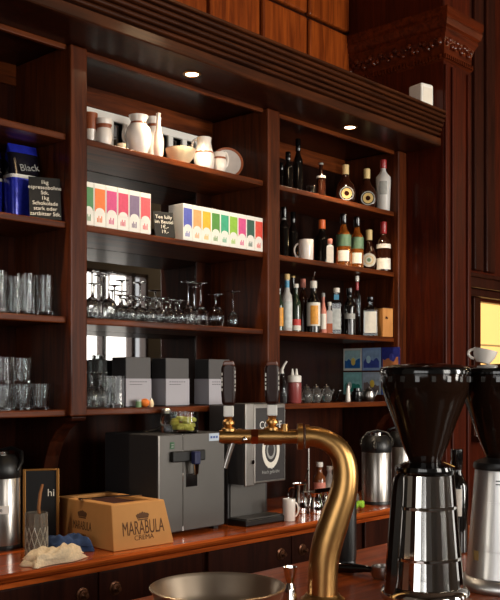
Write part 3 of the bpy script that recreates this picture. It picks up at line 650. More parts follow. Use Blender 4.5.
chalkboard('price_board', 'square black price board about espresso beans leaning on the blue coffee bags', px(46.5, 0.05), 0.055, Bs+0.002, 0.128, 0.178, math.radians(-24), math.radians(10), '1kg\nespressobohne\nStk.\n1kg\nSchokolade\nstark oder\nzartbitter Stk.', 0.0225, 1.0)

# ------------------------------------------------------------------ coffee bags in the near bay
def bag(X, Y, label, w, H, D, rz, dark):
    T = thing('coffee_bag', label, 'coffee bag', (X, Y, Bs), rz, 'foil coffee bags')
    def blob(z0, z1, g0, g1, m, nm):
        mb = MB(); ring = []
        N = 24
        for q in range(9):
            f = q/8; z = z0+(z1-z0)*f; k = g0+(g1-g0)*f
            row = []
            for i in range(N):
                a = 2*PI*i/N; ca, sa = math.cos(a), math.sin(a)
                sx = math.copysign(abs(ca)**0.45, ca); sy = math.copysign(abs(sa)**0.45, sa)
                bulge = 1+0.06*math.sin(PI*z/H)
                row.append(mb.bm.verts.new((sx*w/2*bulge, sy*D/2*k*bulge, z)))
            ring.append(row)
        for a_, b_ in zip(ring, ring[1:]):
            for i in range(N): mb.bm.faces.new((a_[i], a_[(i+1)%N], b_[(i+1)%N], b_[i]))
        mb.bm.faces.new(ring[0][::-1]); mb.bm.faces.new(ring[-1])
        return obj(nm, mb, m, T)
    blob(0.0, H*0.55, 1.0, 1.0, mBlackFoil if dark else mBlueFoil, 'lower_panel')
    blob(H*0.55, H*0.595, 1.0, 0.98, mWhite, 'white_band')
    blob(H*0.595, H*0.88, 0.97, 0.62, mBlackFoil, 'upper_panel')
    blob(H*0.88, H, 0.62, 0.16, mBlueFoil, 'folded_top')
    letters('script_lettering', 'Black', w*0.32, mLabG, T, Matrix.Translation((w*0.08, -D*0.5*1.04, H*0.69)) @ Matrix.Rotation(math.radians(-16), 4, 'X') @ Matrix.Rotation(math.radians(-8), 4, 'Y'), ext=0.0015)
    return T
bag(px(21.5, 0.20), 0.20, 'blue and black foil coffee bag with white script behind the price board', 0.132, 0.322, 0.09, math.radians(-5), False)
bag(px(-14, 0.29), 0.29, 'dark blue foil coffee bag left of the script bag', 0.12, 0.30, 0.09, math.radians(-18), False)
bag(px(-22, 0.12), 0.12, 'black foil coffee bag at the edge of the coffee shelf', 0.12, 0.32, 0.09, math.radians(-20), True)

# ------------------------------------------------------------------ glasses
def tumbler_mesh(R, H, n=11):
    mb = MB(); N = n*4; bm = mb.bm; rings = [[bm.verts.new((0,0,0))]]
    def ring(rf, z): rings.append([bm.verts.new((rf(2*PI*i/N)*math.cos(2*PI*i/N), rf(2*PI*i/N)*math.sin(2*PI*i/N), z)) for i in range(N)])
    ring(lambda a: R*0.80, 0.0); ring(lambda a: R*0.86, 0.004)
    for q in range(17):
        f = q/16; z = 0.008+(H-0.016)*f; base = R*(0.88+0.10*f)
        if f < 0.45: ring(lambda a: base*(1+0.035*math.cos(n*a)), z)
        elif f < 0.9: ring(lambda a: base*(1+0.040*math.cos(n*a)*math.cos((f-0.45)*PI*9)), z)
        else: ring(lambda a: base, z)
    ring(lambda a: R, H); ring(lambda a: R*0.93, H)
    ring(lambda a: R*0.88, H*0.5); ring(lambda a: R*0.78, H*0.12); rings.append([bm.verts.new((0,0,H*0.09))])
    for p, q in zip(rings, rings[1:]):
        for i in range(N):
            j = (i+1) % N
            if len(p) == 1: bm.faces.new((p[0], q[j], q[i]))
            elif len(q) == 1: bm.faces.new((p[i], p[j], q[0]))
            else: bm.faces.new((p[i], p[j], q[j], q[i]))
    bmesh.ops.recalc_face_normals(bm, faces=bm.faces[:]); me = bpy.data.meshes.new('tumbler'); bm.to_mesh(me); bm.free(); me.materials.append(mGlass); me.shade_smooth(); me.set_sharp_from_angle(angle=math.radians(45)); return me
def put(me, name, label, cat, loc, rz=0, group=None):
    o = bpy.data.objects.new(name, me); COL.objects.link(o); o.location = loc; o.rotation_euler = (0,0,rz); return tag(o, label, cat, group)
latte = tumbler_mesh(0.036, 0.165)
lu = [(-2,0.085),(-9,0.21),(13,0.20),(26.5,0.085),(45,0.085),(27,0.23)]
ld = ['front one cut by the picture edge','behind the one cut by the picture edge','set back in shadow left of the bright pair','front, left one of the bright pair','front, closest to the side panel','back row behind the bright pair']
for i, (u, Y) in enumerate(lu):
    put(latte, 'latte_glass', 'tall fluted latte glass, '+ld[i], 'glass', (px(u, Y), Y, Cs), i*0.4, 'tall latte glasses on the near shelf')
low = tumbler_mesh(0.037, 0.105, 10)
tu = [(3,0.085),(22,0.085),(40.5,0.085),(24,0.27),(8,0.26),(-9,0.25)]
td = ['front, under the edge stack','front, middle one carrying another','front, single one beside the side panel','back row, nearest the side panel','back row, middle','back row, at the picture edge']
for i, (u, Y) in enumerate(tu):
    put(low, 'tumbler', 'faceted glass tumbler on the lowest near shelf, '+td[i], 'glass', (px(u, Y), Y, Ds), i*0.7, 'stacked tumblers on the lowest near shelf')
for i, (u, Y) in enumerate([(3,0.085),(22,0.085)]):
    put(low, 'tumbler', ['faceted glass tumbler stacked on top at the picture edge','faceted glass tumbler stacked on top, the one nearer the panel'][i], 'glass', (px(u, Y), Y, Ds+0.1056), 0.3+i, 'stacked tumblers on the lowest near shelf')
def stem_mesh(Rb, Hb, Hs, Rf, n=24):
    """an upturned stemmed glass: rim on the shelf, foot on top"""
    H = Hb+Hs
    o = [(Rb*0.80,0),(Rb*0.93,Hb*0.25),(Rb,Hb*0.5),(Rb*0.9,Hb*0.75),(Rb*0.5,Hb*0.95),(0.006,Hb*1.04),(0.0035,Hb+Hs*0.25),(0.0035,H-0.014),(0.007,H-0.007),(Rf*0.5,H-0.004),(Rf,H-0.002),(Rf,H),(0,H)]
    i = [(0,Hb*0.96),(Rb*0.45,Hb*0.90),(Rb*0.85,Hb*0.72),(Rb*0.95,Hb*0.5),(Rb*0.885,Hb*0.25),(Rb*0.76,0),(Rb*0.80,0)]
    mb = MB().lathe(i + o[1:] , n)
    bmesh.ops.recalc_face_normals(mb.bm, faces=mb.bm.faces[:]); me = bpy.data.meshes.new('stem_glass'); mb.bm.to_mesh(me); mb.bm.free(); me.materials.append(mGlass); me.shade_smooth(); me.set_sharp_from_angle(angle=math.radians(50)); return me
wineg = stem_mesh(0.036, 0.095, 0.115, 0.033); small = stem_mesh(0.031, 0.07, 0.045, 0.029); ball = stem_mesh(0.045, 0.098, 0.062, 0.034)
gw = 'upturned wine glasses on the mirror shelf'
wl = [(92,0.10),(101,0.22),(109,0.10),(122,0.30),(140,0.31),(188,0.12),(194,0.26),(200.5,0.11)]
wd = ['against the post','second from the post, set back','third from the post in front','in the back row before the window reflection','back row, next to the bright mullion','left of the tall cluster by the corner','back of the tall cluster by the corner','right front of the tall cluster by the corner']
for i, (u, Y) in enumerate(wl): put(wineg, 'wine_glass', 'tall upturned wine glass, '+wd[i], 'glass', (px(u, Y), Y, Cs), 0, gw)
sl = [(120,0.09),(130,0.10),(140,0.09),(150,0.10),(160,0.09),(170,0.10),(179,0.10),(126,0.2),(136,0.21),(146,0.2),(156,0.21),(166,0.2),(175.5,0.21)]
for i, (u, Y) in enumerate(sl):
    put(small, 'liqueur_glass', 'short upturned stemmed glass in the %s row, %s from the post' % ('front' if i < 7 else 'back', ordn(i if i < 7 else i-7)), 'glass', (px(u, Y), Y, Cs), 0, 'short upturned glasses in rows on the mirror shelf')
put(ball, 'balloon_glass', 'round upturned balloon glass right of the tall cluster', 'glass', (px(215.5, 0.10), 0.10, Cs), 0, gw)
put(stem_mesh(0.028, 0.085, 0.105, 0.036), 'wine_glass', 'thin lone upturned wine glass before the side panel', 'glass', (px(233, 0.14), 0.14, Cs), 0, gw)

# lowest shelf of the middle bay
T = thing('carafe', 'tall square grey glass carafe at the post end of the lowest shelf', 'carafe', (px(97, 0.26), 0.26, Ds), math.radians(20))
obj('carafe_body', MB().box(-0.035, 0.035, -0.035, 0.035, 0.0, 0.215), mat('smoke_glass', (150,156,156), 0.06, trans=0.7), T, smooth=False, bev=0.008)
obj('rim', MB().lathe([(0.022,0.214),(0.025,0.222),(0.026,0.235),(0.022,0.235),(0.020,0.216)], 16), mGlassG, T)
goblet = stem_mesh(0.032, 0.09, 0.065, 0.03)
for i, (u, Y) in enumerate([(91.5,0.08),(100.5,0.10)]): put(goblet, 'goblet', ['upturned goblet against the post on the lowest shelf','upturned goblet in front of the grey carafe'][i], 'glass', (px(u, Y), Y, Ds), 0, 'goblets on the lowest shelf')
tall = tumbler_mesh(0.027, 0.14, 9)
for i, (u, Y) in enumerate([(110,0.118),(118,0.056)]): put(tall, 'highball_glass', ['faceted highball glass next to the goblets','faceted highball glass standing against the first grey canister'][i], 'glass', (px(u, Y), Y, Ds), 0, 'highball glasses on the lowest shelf')
for i, (u, lab) in enumerate(((126, 'grey canister with a pale lower sleeve nearest the glasses'), (166, 'grey canister with a pale lower sleeve, middle of the three'), (209, 'grey canister with a pale lower sleeve beside the right panel'))):
    x0 = px(u, 0.1); w, d, h = 0.146, 0.10, 0.225
    T = thing('canister', lab, 'canister', (x0+w/2, 0.1+d/2, Ds), 0, 'grey canisters on the lowest shelf')
    obj('canister_body', MB().box(-w/2, w/2, -d/2, d/2, 0, h), mGrey, T, smooth=False, bev=0.003)
    obj('side_panel', MB().box(-w/2-0.001, -w/2+0.001, -d/2+0.004, d/2-0.004, 0.13, h-0.004), mBlackC, T, smooth=False)
    obj('paper_sleeve', MB().box(-w/2-0.0016, w/2+0.0016, -d/2-0.0016, d/2+0.0016, 0.004, 0.128), mSleeve, T, smooth=False, label='pale grey paper sleeve')
    e = MB()
    for k in range(2):
        for q in range(7 if k == 0 else 5): e.box(-w*0.36+q*0.015, -w*0.36+q*0.015+0.010, -d/2-0.0021, -d/2-0.0015, 0.112-k*0.012, 0.115-k*0.012)
    obj('print', e, mBlackC, T, smooth=False)
T = thing('small_green_jar', 'tiny green jar in front of the first grey canister', 'jar', (px(138.5, 0.065), 0.065, Ds))
obj('jar_body', MB().lathe([(0,0),(0.013,0),(0.013,0.026),(0,0.026)], 16), mat('green_jar', (120,150,104), 0.3), T)
obj('lid', MB().lathe([(0.0135,0.026),(0.0135,0.034),(0,0.034)], 16), mLabY, T)
single('orange_fruit', MB().sphere(0.021, (0,0,0.0195), 0.93, 18), mat('orange_peel', (226,120,40), 0.5, bump=0.2, vs=200), 'small orange on the lowest shelf before the canisters', 'fruit', (px(146, 0.05), 0.058, Ds))
T = thing('sugar_shaker', 'small white egg-shaped caster touching the orange', 'caster', (px(151.5, 0.05), 0.052, Ds))
obj('caster_body', MB().lathe([(0,0),(0.009,0),(0.013,0.014),(0.010,0.028),(0.004,0.034),(0,0.034)], 16), mCream, T)
obj('cap', MB().lathe([(0.005,0.0335),(0.005,0.039),(0,0.04)], 12), mSteel, T)

# ------------------------------------------------------------------ on the worktop
def airpot(u, Y, label, R, H, rz, tilt=0):
    T = thing('airpot', label, 'flask', (px(u, Y), Y, TZ), rz, 'steel airpots on the worktop')
    obj('steel_body', MB().lathe([(0,0.014),(R,0.014),(R,H*0.70),(R*0.96,H*0.715),(0,H*0.715)], 36), mSteel, T)
    obj('base_ring', MB().lathe([(0,0),(R*1.02,0),(R*1.03,0.014),(R*1.005,0.018),(0,0.018)], 36), mBlack, T)
    top = obj('pump_head', MB().lathe([(R*0.98,H*0.70),(R*1.03,H*0.72),(R*1.03,H*0.80),(R*0.9,H*0.88),(R*0.7,H*0.93),(0,H*0.94)], 36), mBlack, T)
    obj('pump_button', MB().lathe([(R*0.42,H*0.93),(R*0.42,H*0.965),(R*0.34,H*0.975),(0,H*0.975)], 20), mChrome, top)
    obj('spout', MB().tube([(0,-R*0.8,H*0.82),(0,-R*1.25,H*0.83),(0,-R*1.5,H*0.76)], [0.022,0.018,0.012], 12), mBlack, top)
    obj('carry_handle', MB().tube([(-R*1.0,0,H*0.78),(-R*1.05,R*0.3,H*0.86),(-R*0.7,R*0.75,H*0.95),(0,R*0.9,H*0.985),(R*0.7,R*0.75,H*0.95),(R*1.05,R*0.3,H*0.86),(R*1.0,0,H*0.78)], 0.009, 10), mBlack, top)
    return T
T = airpot(376.5, -0.17, 'steel airpot with a black pump head beside the brass tap', 0.082, 0.40, math.radians(-60))
airpot(400.5, -0.02, 'steel airpot behind the hopper of the chrome grinder', 0.078, 0.40, math.radians(-40))
T = airpot(0, 0.14, 'steel airpot with a white name strip beside the gold framed board', 0.082, 0.40, math.radians(-70))
b = MB().arc(0.0826, 0.145, 0.178, -PI/2-0.2, -PI/2+1.1); obj('name_strip', b, mWhite, T, label='white strip with black writing')
letters('strip_lettering', 'Kaffee', 0.024, mBlack, T, Matrix.Rotation(0.42, 4, 'Z') @ Matrix.Translation((0, -0.0842, 0.161)))

# gold framed chalkboard behind the cut glass
T = thing('framed_board', 'small black board in a gold frame behind the cut glass tumbler', 'board', (px(41, 0.05), 0.05, TZ), math.radians(-30))
w, h = 0.120, 0.305
obj('slate', MB().box(-w/2, w/2, 0, 0.006, 0.004, h), mBlack, T, smooth=False)
obj('frame', MB().box(-w/2-0.012, -w/2, -0.006, 0.01, 0, h+0.008).box(w/2, w/2+0.012, -0.006, 0.01, 0, h+0.008).box(-w/2, w/2, -0.006, 0.01, h, h+0.008).box(-w/2, w/2, -0.006, 0.01, 0, 0.008), mat('gilt_frame', (150,104,50), 0.35, metal=0.6), T, smooth=False, bev=0.002)
letters('chalk_lettering', 'hi', 0.042, mChalkW, T, Matrix.Translation((w*0.33, -0.0008, h*0.70)))
GX, GY = px(36.5, -0.13), -0.13
T = thing('cut_glass_tumbler', 'cut glass tumbler holding a wooden stirrer beside the folded cloths', 'glass', (GX, GY, TZ))
o = obj('glass_body', MB().lathe([(0,0),(0.039,0),(0.041,0.006),(0.041,0.168),(0.037,0.168),(0.036,0.014),(0,0.014)], 24, flute=0.05), mat('cut_glass', (190,180,166), 0.12, trans=0.75), T, smooth=False)
e = MB()
for k in range(12):
    for s in (1, -1):
        e.tube([(0.0425*math.cos(2*PI*(k+s*q*0.5)/12), 0.0425*math.sin(2*PI*(k+s*q*0.5)/12), 0.01+0.035*q) for q in range(4)], 0.0014, 5)
obj('cut_pattern', e, mat('cut_edges', (206,196,178), 0.2, trans=0.3), o)
single('wooden_stirrer', MB().tube([(0.012,0.0,0.0),(0.008,-0.004,0.1),(-0.004,-0.004,0.17),(0.006,0.0,0.225),(0.018,0.002,0.258)], [0.004,0.005,0.0065,0.006,0.0045], 8), mat('stirrer_wood', (150,96,50), 0.5), 'curved brown wooden stirrer standing in the cut glass tumbler', 'stirrer', (GX+0.008, GY-0.004, TZ+0.0145))

# folded cloths
def cloth(name, label, X, Y, lx, ly, m, rz, h, seed, layers=2):
    T = thing(name, label, 'cloth', (X, Y, TZ), rz)
    rnd = random.Random(seed); ph = [rnd.random()*6 for _ in range(6)]
    for L in range(layers):
        mb = MB(); nx, ny = 30, 18; g = {}
        for side in (0, 1):
            for i in range(nx+1):
                for j in range(ny+1):
                    fx, fy = i/nx*2-1, j/ny*2-1
                    ed = (1-abs(fx)**6)*(1-abs(fy)**6)
                    wob = 0.5+0.22*math.sin(6*fx+ph[0]+L+2*fy)+0.2*math.sin(6*fy+5*fx+ph[1]+L*2)+0.14*math.sin(13*fx-7*fy+ph[4])
                    z0 = L*h*0.5
                    z = z0+0.001 if side == 0 else z0+0.004+h*(0.35+0.5*wob)*ed**0.6*(1.25 if L == layers-1 else 1)
                    x = fx*lx/2*(1-0.12*L)+0.008*math.sin(5*fy+ph[2]+L); y = fy*ly/2*(1-0.1*L)+0.010*math.sin(4*fx+ph[3]+L)
                    g[side, i, j] = mb.bm.verts.new((x, y, z))
        for i in range(nx):
            for j in range(ny):
                for sd in (0, 1): mb.bm.faces.new((g[sd,i,j], g[sd,i+1,j], g[sd,i+1,j+1], g[sd,i,j+1]))
        for i in range(nx):
            for j in (0, ny): mb.bm.faces.new((g[0,i,j], g[0,i+1,j], g[1,i+1,j], g[1,i,j]))
        for j in range(ny):
            for i in (0, nx): mb.bm.faces.new((g[0,i,j], g[0,i,j+1], g[1,i,j+1], g[1,i,j]))
        obj('fold', mb, m, T)
cloth('waffle_towel', 'crumpled cream waffle towel at the front edge of the worktop', px(56, -0.265), -0.258, 0.265, 0.105, mCloth, math.radians(8), 0.036, 3)
cloth('navy_towel', 'folded navy blue towel between the cream towel and the cardboard box', px(69, -0.125), -0.115, 0.18, 0.12, mBlueCl, math.radians(-24), 0.042, 5)

# cardboard carton
KX, KY, KR = px(113.7, -0.27), -0.27, math.radians(-3)
K = thing('cardboard_box', 'tapered cardboard box with a printed crown and open top on the worktop', 'box', (KX, KY, TZ), KR)
w, d, h, tp = 0.304, 0.44, 0.18, 0.022
def fr(mb, x0, x1, y0, y1, z0, z1): return mb.box(x0, x1, y0, y1, z0, z1)
b = MB(); bm = b.bm
bot = [bm.verts.new(p) for p in ((0,0,0),(w,0,0),(w,d,0),(0,d,0))]
top = [bm.verts.new(p) for p in ((tp*0.2,tp,h),(w-tp*1.6,tp,h),(w-tp*1.6,d-tp,h),(tp*0.2,d-tp,h))]
it = [bm.verts.new(p) for p in ((0.05,0.065,h),(w-0.075,0.065,h),(w-0.075,d-0.06,h),(0.05,d-0.06,h))]
ib = [bm.verts.new((v.co.x, v.co.y, h-0.05)) for v in it]
bm.faces.new(bot[::-1])
for i in range(4):
    j = (i+1) % 4
    bm.faces.new((bot[i], bot[j], top[j], top[i])); bm.faces.new((top[i], top[j], it[j], it[i])); bm.faces.new((it[i], it[j], ib[j], ib[i]))
bm.faces.new(ib)
obj('carton_body', b, mCard, K, smooth=False, bev=0.004)
obj('lining', MB().box(0.052, w-0.077, 0.067, d-0.062, h-0.0485, h-0.014), mat('dark_red_filling', (70,30,18), 0.7, bump=0.5, vs=40), K, smooth=False)
def print_face(M, s):
    letters('name_lettering', 'MARABULA', 0.046*s, mInk, K, M @ Matrix.Translation((0, -0.0012, 0.078)) @ Matrix.Diagonal((1, 1, 1.5, 1)), sx=0.78)
    letters('kind_lettering', 'CREMA', 0.024*s, mInk, K, M @ Matrix.Translation((0, -0.0012, 0.040)), sx=1.1)
    c = MB()
    for k in range(5):
        a = (k-2)*0.36; x = 0.022*(k-2)*0.5
        c.prism([(x-0.005,0.0),(x+0.005,0.0),(x+0.007+0.002*(k-2),0.014+0.004*(2-abs(k-2))),(x,0.021+0.003*(2-abs(k-2))),(x-0.007+0.002*(k-2),0.014+0.004*(2-abs(k-2)))], -0.0015, -0.0005, 'y')
    c.box(-0.025, 0.025, -0.0015, -0.0005, -0.007, -0.002)
    c.move(M @ Matrix.Translation((0,0,0.116))); obj('crown_print', c, mInk, K, smooth=False)
tl = math.atan2(tp, h)
print_face(Matrix.Translation((w*0.5, 0, 0)) @ Matrix.Rotation(-tl, 4, 'X'), 1.14)
print_face(Matrix.Translation((0.0, d*0.5, 0)) @ Matrix.Rotation(-PI/2, 4, 'Z') @ Matrix.Rotation(-math.atan2(tp*0.2, h), 4, 'X'), 0.72)
b = MB().tube([(-0.12,0.02,0.004),(-0.04,0.012,0.004),(0.05,-0.004,0.006),(0.14,-0.02,0.004)], [0.003,0.003,0.0035,0.003], 8)
b.sphere(0.013, (-0.13,0.022,0.005), 0.35, 12)
ca = math.cos(KR); sa = math.sin(KR)
single('steel_spoon', b, mChrome, 'long steel bar spoon lying across the open cardboard box', 'spoon', (KX+ca*0.13-sa*0.2, KY+sa*0.13+ca*0.2, TZ+h+0.0008), math.radians(-6))

# steel hot drinks machine
MX, MYf = px(158, -0.16), -0.16
mw, mdp, mh = 0.402, 0.36, 0.437
M_ = thing('coffee_machine', 'square steel hot water machine with a black side beside the cardboard box', 'machine', (MX+mw/2, MYf+mdp/2, TZ))
obj('housing', MB().box(MX, MX+mw, MYf+0.006, MYf+mdp, TZ+0.012, TZ+mh), mBlackC, M_, world=True, smooth=False, bev=0.004)
obj('front_panel', MB().box(MX+0.001, MX+mw-0.001, MYf, MYf+0.006, TZ+0.016, TZ+mh-0.002), mSteelD, M_, world=True, smooth=False, bev=0.002)
for q in ((0.02,0.02),(mw-0.05,0.02),(0.02,mdp-0.05),(mw-0.05,mdp-0.05)): obj('foot', MB().box(MX+q[0], MX+q[0]+0.03, MYf+q[1], MYf+q[1]+0.03, TZ, TZ+0.012), mBlack, M_, world=True, smooth=False)
xs_ = px(183, MYf)
obj('door_seam', MB().box(xs_-0.0025, xs_+0.0005, MYf-0.0012, MYf, TZ+0.016, TZ+mh-0.002), mChrome, M_, world=True, smooth=False)
obj('edge_trim', MB().box(MX, MX+0.008, MYf-0.002, MYf, TZ+0.016, TZ+mh-0.002), mSteel, M_, world=True, smooth=False)
xr0, xr1 = px(170, MYf), px(200, MYf)
obj('dispenser_bar', MB().box(xr0, xr1+0.015, MYf-0.022, MYf, TZ+0.318, TZ+0.365), mBlack, M_, world=True, smooth=False, bev=0.005)
xk = px(195, MYf-0.03)
tp_ = obj('tap_lever', MB().box(xk-0.018, xk+0.018, MYf-0.05, MYf-0.022, TZ+0.305, TZ+0.362), mat('navy_plastic', (30,34,70), 0.35), M_, world=True, smooth=False, bev=0.006, label='navy blue tap lever')
at_ = M_['at']
obj('spout', MB().lathe([(0,0),(0.011,0),(0.013,0.02),(0.015,0.045),(0,0.045)], 14, (xk-at_[0], MYf-0.036-at_[1], 0.262)), mChrome, tp_)
xq0, xq1 = px(186, MYf), px(197, MYf)
obj('recess', MB().box(xq0, xq1, MYf-0.002, MYf, TZ+0.205, TZ+0.262), mBlackG, M_, world=True, smooth=False)
x_ = px(172, MYf); obj('badge', MB().box(x_-0.012, x_+0.012, MYf-0.002, MYf, TZ+0.375, TZ+0.405), mat('green_badge', (46,92,58), 0.4), M_, world=True, smooth=False, label='green enamel badge')
e = MB().box(x_-0.006, x_+0.006, MYf-0.003, MYf-0.002, TZ+0.382, TZ+0.386); e.box(x_-0.006, x_+0.006, MYf-0.003, MYf-0.002, TZ+0.392, TZ+0.396); obj('badge_mark', e, mLabG, M_, world=True, smooth=False)
x_ = px(214, MYf); obj('sticker', MB().box(x_-0.032, x_+0.032, MYf-0.0015, MYf, TZ+mh-0.038, TZ+mh-0.004), mat('pale_sticker', (188,200,214), 0.5), M_, world=True, smooth=False)
e = MB()
for k in range(3): e.box(x_-0.024+k*0.017, x_-0.012+k*0.017, MYf-0.0022, MYf-0.0014, TZ+mh-0.026, TZ+mh-0.016)
obj('sticker_print', e, mat('blue_print', (60,84,150), 0.5), M_, world=True, smooth=False)
MT = TZ+mh
# things on the machine
T = thing('glass_dish', 'squat clear glass dish filled with yellow-green slices on the steel machine', 'dish', (px(184, -0.09), -0.09, MT))
R = wid(184, -0.09, 29)/2
obj('dish_body', MB().lathe([(0,0),(R*0.9,0),(R*0.98,0.006),(R,0.095),(R*0.96,0.095),(R*0.93,0.010),(0,0.010)], 28), mGlass, T)
f = MB(); rnd = random.Random(4)
for k in range(40):
    a = rnd.random()*6.28; r = (rnd.random()**0.5)*R*0.66; q = MB()
    f.lathe([(0,-0.006),(0.018,-0.006),(0.02,0),(0.018,0.006),(0,0.006)], 10, (r*math.cos(a), r*math.sin(a), 0.018+0.05*rnd.random()))
obj('lime_slices', f, mat('lime', (206,200,92), 0.5, vary=0.3, vs=40), T)
T = thing('glass_shaker', 'small clear glass shaker with grey top behind the dish of slices', 'shaker', (px(166, -0.002), -0.002, MT))
obj('shaker_body', MB().lathe([(0,0),(0.028,0),(0.03,0.01),(0.028,0.06),(0.02,0.085),(0,0.085)], 18), mGlassG, T)
obj('cap', MB().lathe([(0.021,0.0855),(0.022,0.10),(0.014,0.108),(0,0.108)], 16), mSteel, T)
b = MB().tube([(0,0,0.006),(0.04,0.008,0.014),(0.09,0.016,0.028),(0.125,0.022,0.036)], [0.003,0.003,0.0035,0.004], 8); b.sphere(0.015, (-0.012,-0.002,0.0055), 0.35, 12)
single('long_spoon', b, mSteel, 'steel spoon lying on the machine left of the glass dish', 'spoon', (px(148, 0.05), 0.05, MT), math.radians(-20))
T = thing('terracotta_ramekin', 'small terracotta ramekin behind the glass dish', 'ramekin', (px(184, 0.155), 0.15, MT))
obj('ramekin_body', MB().lathe([(0,0),(0.04,0),(0.047,0.078),(0.043,0.078),(0.036,0.01),(0,0.01)], 24), mat('terracotta', (176,98,66), 0.7), T)

# black coffee dispenser
DX, DY = px(243.5, -0.21), -0.21
dw, dd, dh = 0.285, 0.225, 0.565
D_ = thing('coffee_dispenser', 'tall black coffee dispenser with a ring picture on its front panel', 'machine', (DX+dw/2, DY+dd/2, TZ))
obj('housing', MB().box(DX, DX+dw-0.01, DY+0.10, DY+dd, TZ, TZ+dh-0.01), mBlackC, D_, world=True, smooth=False, bev=0.005)
obj('upper_body', MB().box(DX, DX+dw-0.01, DY, DY+0.10, TZ+0.19, TZ+dh), mBlackC, D_, world=True, smooth=False, bev=0.005)
obj('side_strip', MB().box(DX+0.001, DX+0.062, DY-0.012, DY+0.0, TZ+0.185, TZ+dh), mSteel, D_, world=True, smooth=False, bev=0.004)
obj('back_plate', MB().box(DX+0.012, DX+dw-0.03, DY+0.094, DY+0.10, TZ+0.03, TZ+0.19), mSteelD, D_, world=True, smooth=False)
tr = obj('drip_tray', MB().box(DX-0.002, DX+dw+0.0, DY-0.02, DY+0.10, TZ, TZ+0.03), mBlack, D_, world=True, smooth=False, bev=0.006)
obj('tray_grid', MB().box(DX+0.012, DX+dw-0.014, DY-0.008, DY+0.092, TZ+0.03, TZ+0.034), mSteelD, tr, world=False).location = -Vector(D_['at'])
px0, px1 = px(254.5, DY-0.014), DX+dw-0.012
fp = obj('front_panel', MB().box(px0-0.004, px1, DY-0.018, DY, TZ+0.195, TZ+dh-0.004), mSteel, D_, world=True, smooth=False, bev=0.003)
pw, pc = px1-px0, (px0+px1)/2
obj('poster', MB().box(px0+0.004, px1-0.008, DY-0.0195, DY-0.018, TZ+0.205, TZ+dh-0.022), mat('charcoal_poster', (50,46,46), 0.4), D_, world=True, smooth=False)
def on_panel(x, z): return Matrix.Translation((x-D_['at'][0], DY-0.0202-D_['at'][1], z-D_['at'][2]))
letters('title_lettering', 'COFFEE', 0.048, mWhite, D_, on_panel(pc, TZ+0.462), sx=0.95)
letters('caption_lettering', 'to go', 0.022, mWhite, D_, on_panel(pc, TZ+0.268))
letters('small_lettering', 'frisch gebrüht', 0.022, mLabG, D_, on_panel(pc, TZ+0.243))
for r0, r1, mm, dz in ((0.058, 0.085, mLabW, 0.0), (0.03, 0.043, mLabG, 0.0003)):
    e = MB().lathe([(r0,0),(r1,0),(r1,0.0008),(r0,0.0008),(r0,0)], 32); e.move(on_panel(pc, TZ+0.345) @ Matrix.Diagonal((0.72,1,1,1)) @ Matrix.Rotation(PI/2, 4, 'X')); obj('ring_picture', e, mm, D_)
e = MB().lathe([(0.022,0),(0.034,0),(0.034,0.0008),(0.022,0.0008),(0.022,0)], 24); e.move(on_panel(pc-0.03, TZ+0.415) @ Matrix.Diagonal((0.8,1,1,1)) @ Matrix.Rotation(PI/2, 4, 'X')); obj('ring_mark', e, mLabW, D_)
obj('lock', MB().lathe([(0,0),(0.010,0),(0.010,0.008),(0,0.008)], 14).move(Matrix.Translation((DX+0.045-D_['at'][0], DY-0.012-D_['at'][1], 0.295)) @ Matrix.Rotation(PI/2, 4, 'X')), mChrome, D_)

# mugs, jugs and bottles right of the dispenser
mug('white_mug', 'white cylindrical mug between the coffee dispenser and the steel jugs', 289, -0.235, 493, TZ, 13, haz=math.radians(-25), H=0.105)
def jug(u, Y, R, H, label, m=None, spin=0.0):
    T = thing('milk_pitcher', label, 'jug', (px(u, Y), Y, TZ), spin, 'steel milk pitchers')
    obj('pitcher_body', MB().lathe([(0,0),(R,0),(R*1.02,0.005),(R*0.98,H*0.4),(R*0.8,H*0.75),(R*0.85,H*0.95),(R*0.95,H),(R*0.9,H),(R*0.76,H*0.75),(R*0.9,0.008),(0,0.008)], 24), m or mChrome, T)
    obj('handle', MB().tube([(R*0.9,0,H*0.85),(R*1.5,0,H*0.82),(R*1.65,0,H*0.55),(R*1.45,0,H*0.3),(R*0.95,0,H*0.25)], 0.005, 8), m or mChrome, T)
jug(300.0, -0.10, 0.042, 0.15, 'steel milk pitcher directly behind the white mug', spin=math.radians(100))
jug(315.5, -0.17, 0.036, 0.105, 'small steel milk pitcher in front of the amber syrup bottle', spin=math.radians(75))
jug(328, -0.17, 0.036, 0.105, 'small steel milk pitcher partly hidden by the brass tap', spin=math.radians(75))
T = thing('steel_tray', 'narrow steel ledge tray lying across the two small pitchers', 'tray', (px(319.5, -0.165), -0.165, TZ+0.1055), math.radians(-3))
obj('tray_base', MB().box(-0.075, 0.075, -0.035, 0.035, 0, 0.005), mSteel, T, smooth=False)
obj('tray_lip', MB().box(-0.075, 0.075, -0.037, -0.034, 0, 0.022), mChrome, T, smooth=False, bev=0.001)
bottle('syrup_bottle', 'amber brown syrup bottle behind the small steel pitchers', 'bottle', 319.5, 0.10, 462, TZ, 13, 'rum', mat('syrup', (112,62,34), 0.15, coat=0.5), mWhite, 0.12, [(0.2,0.5,mLabP,1.1)], group='syrup bottles on the worktop')
bottle('syrup_bottle', 'pale syrup bottle beside the amber one behind the brass tap', 'bottle', 329.5, 0.10, 466, TZ, 11, 'slim', mFrost, mWhite, 0.12, [(0.2,0.5,mLabW,1.1)], group='syrup bottles on the worktop')
bottle('syrup_bottle', 'small white capped bottle just right of the brass tap bend', 'bottle', 355.5, -0.08, 489, TZ, 8, 'slim', mLabG, mWhite, 0.2, group='syrup bottles on the worktop')
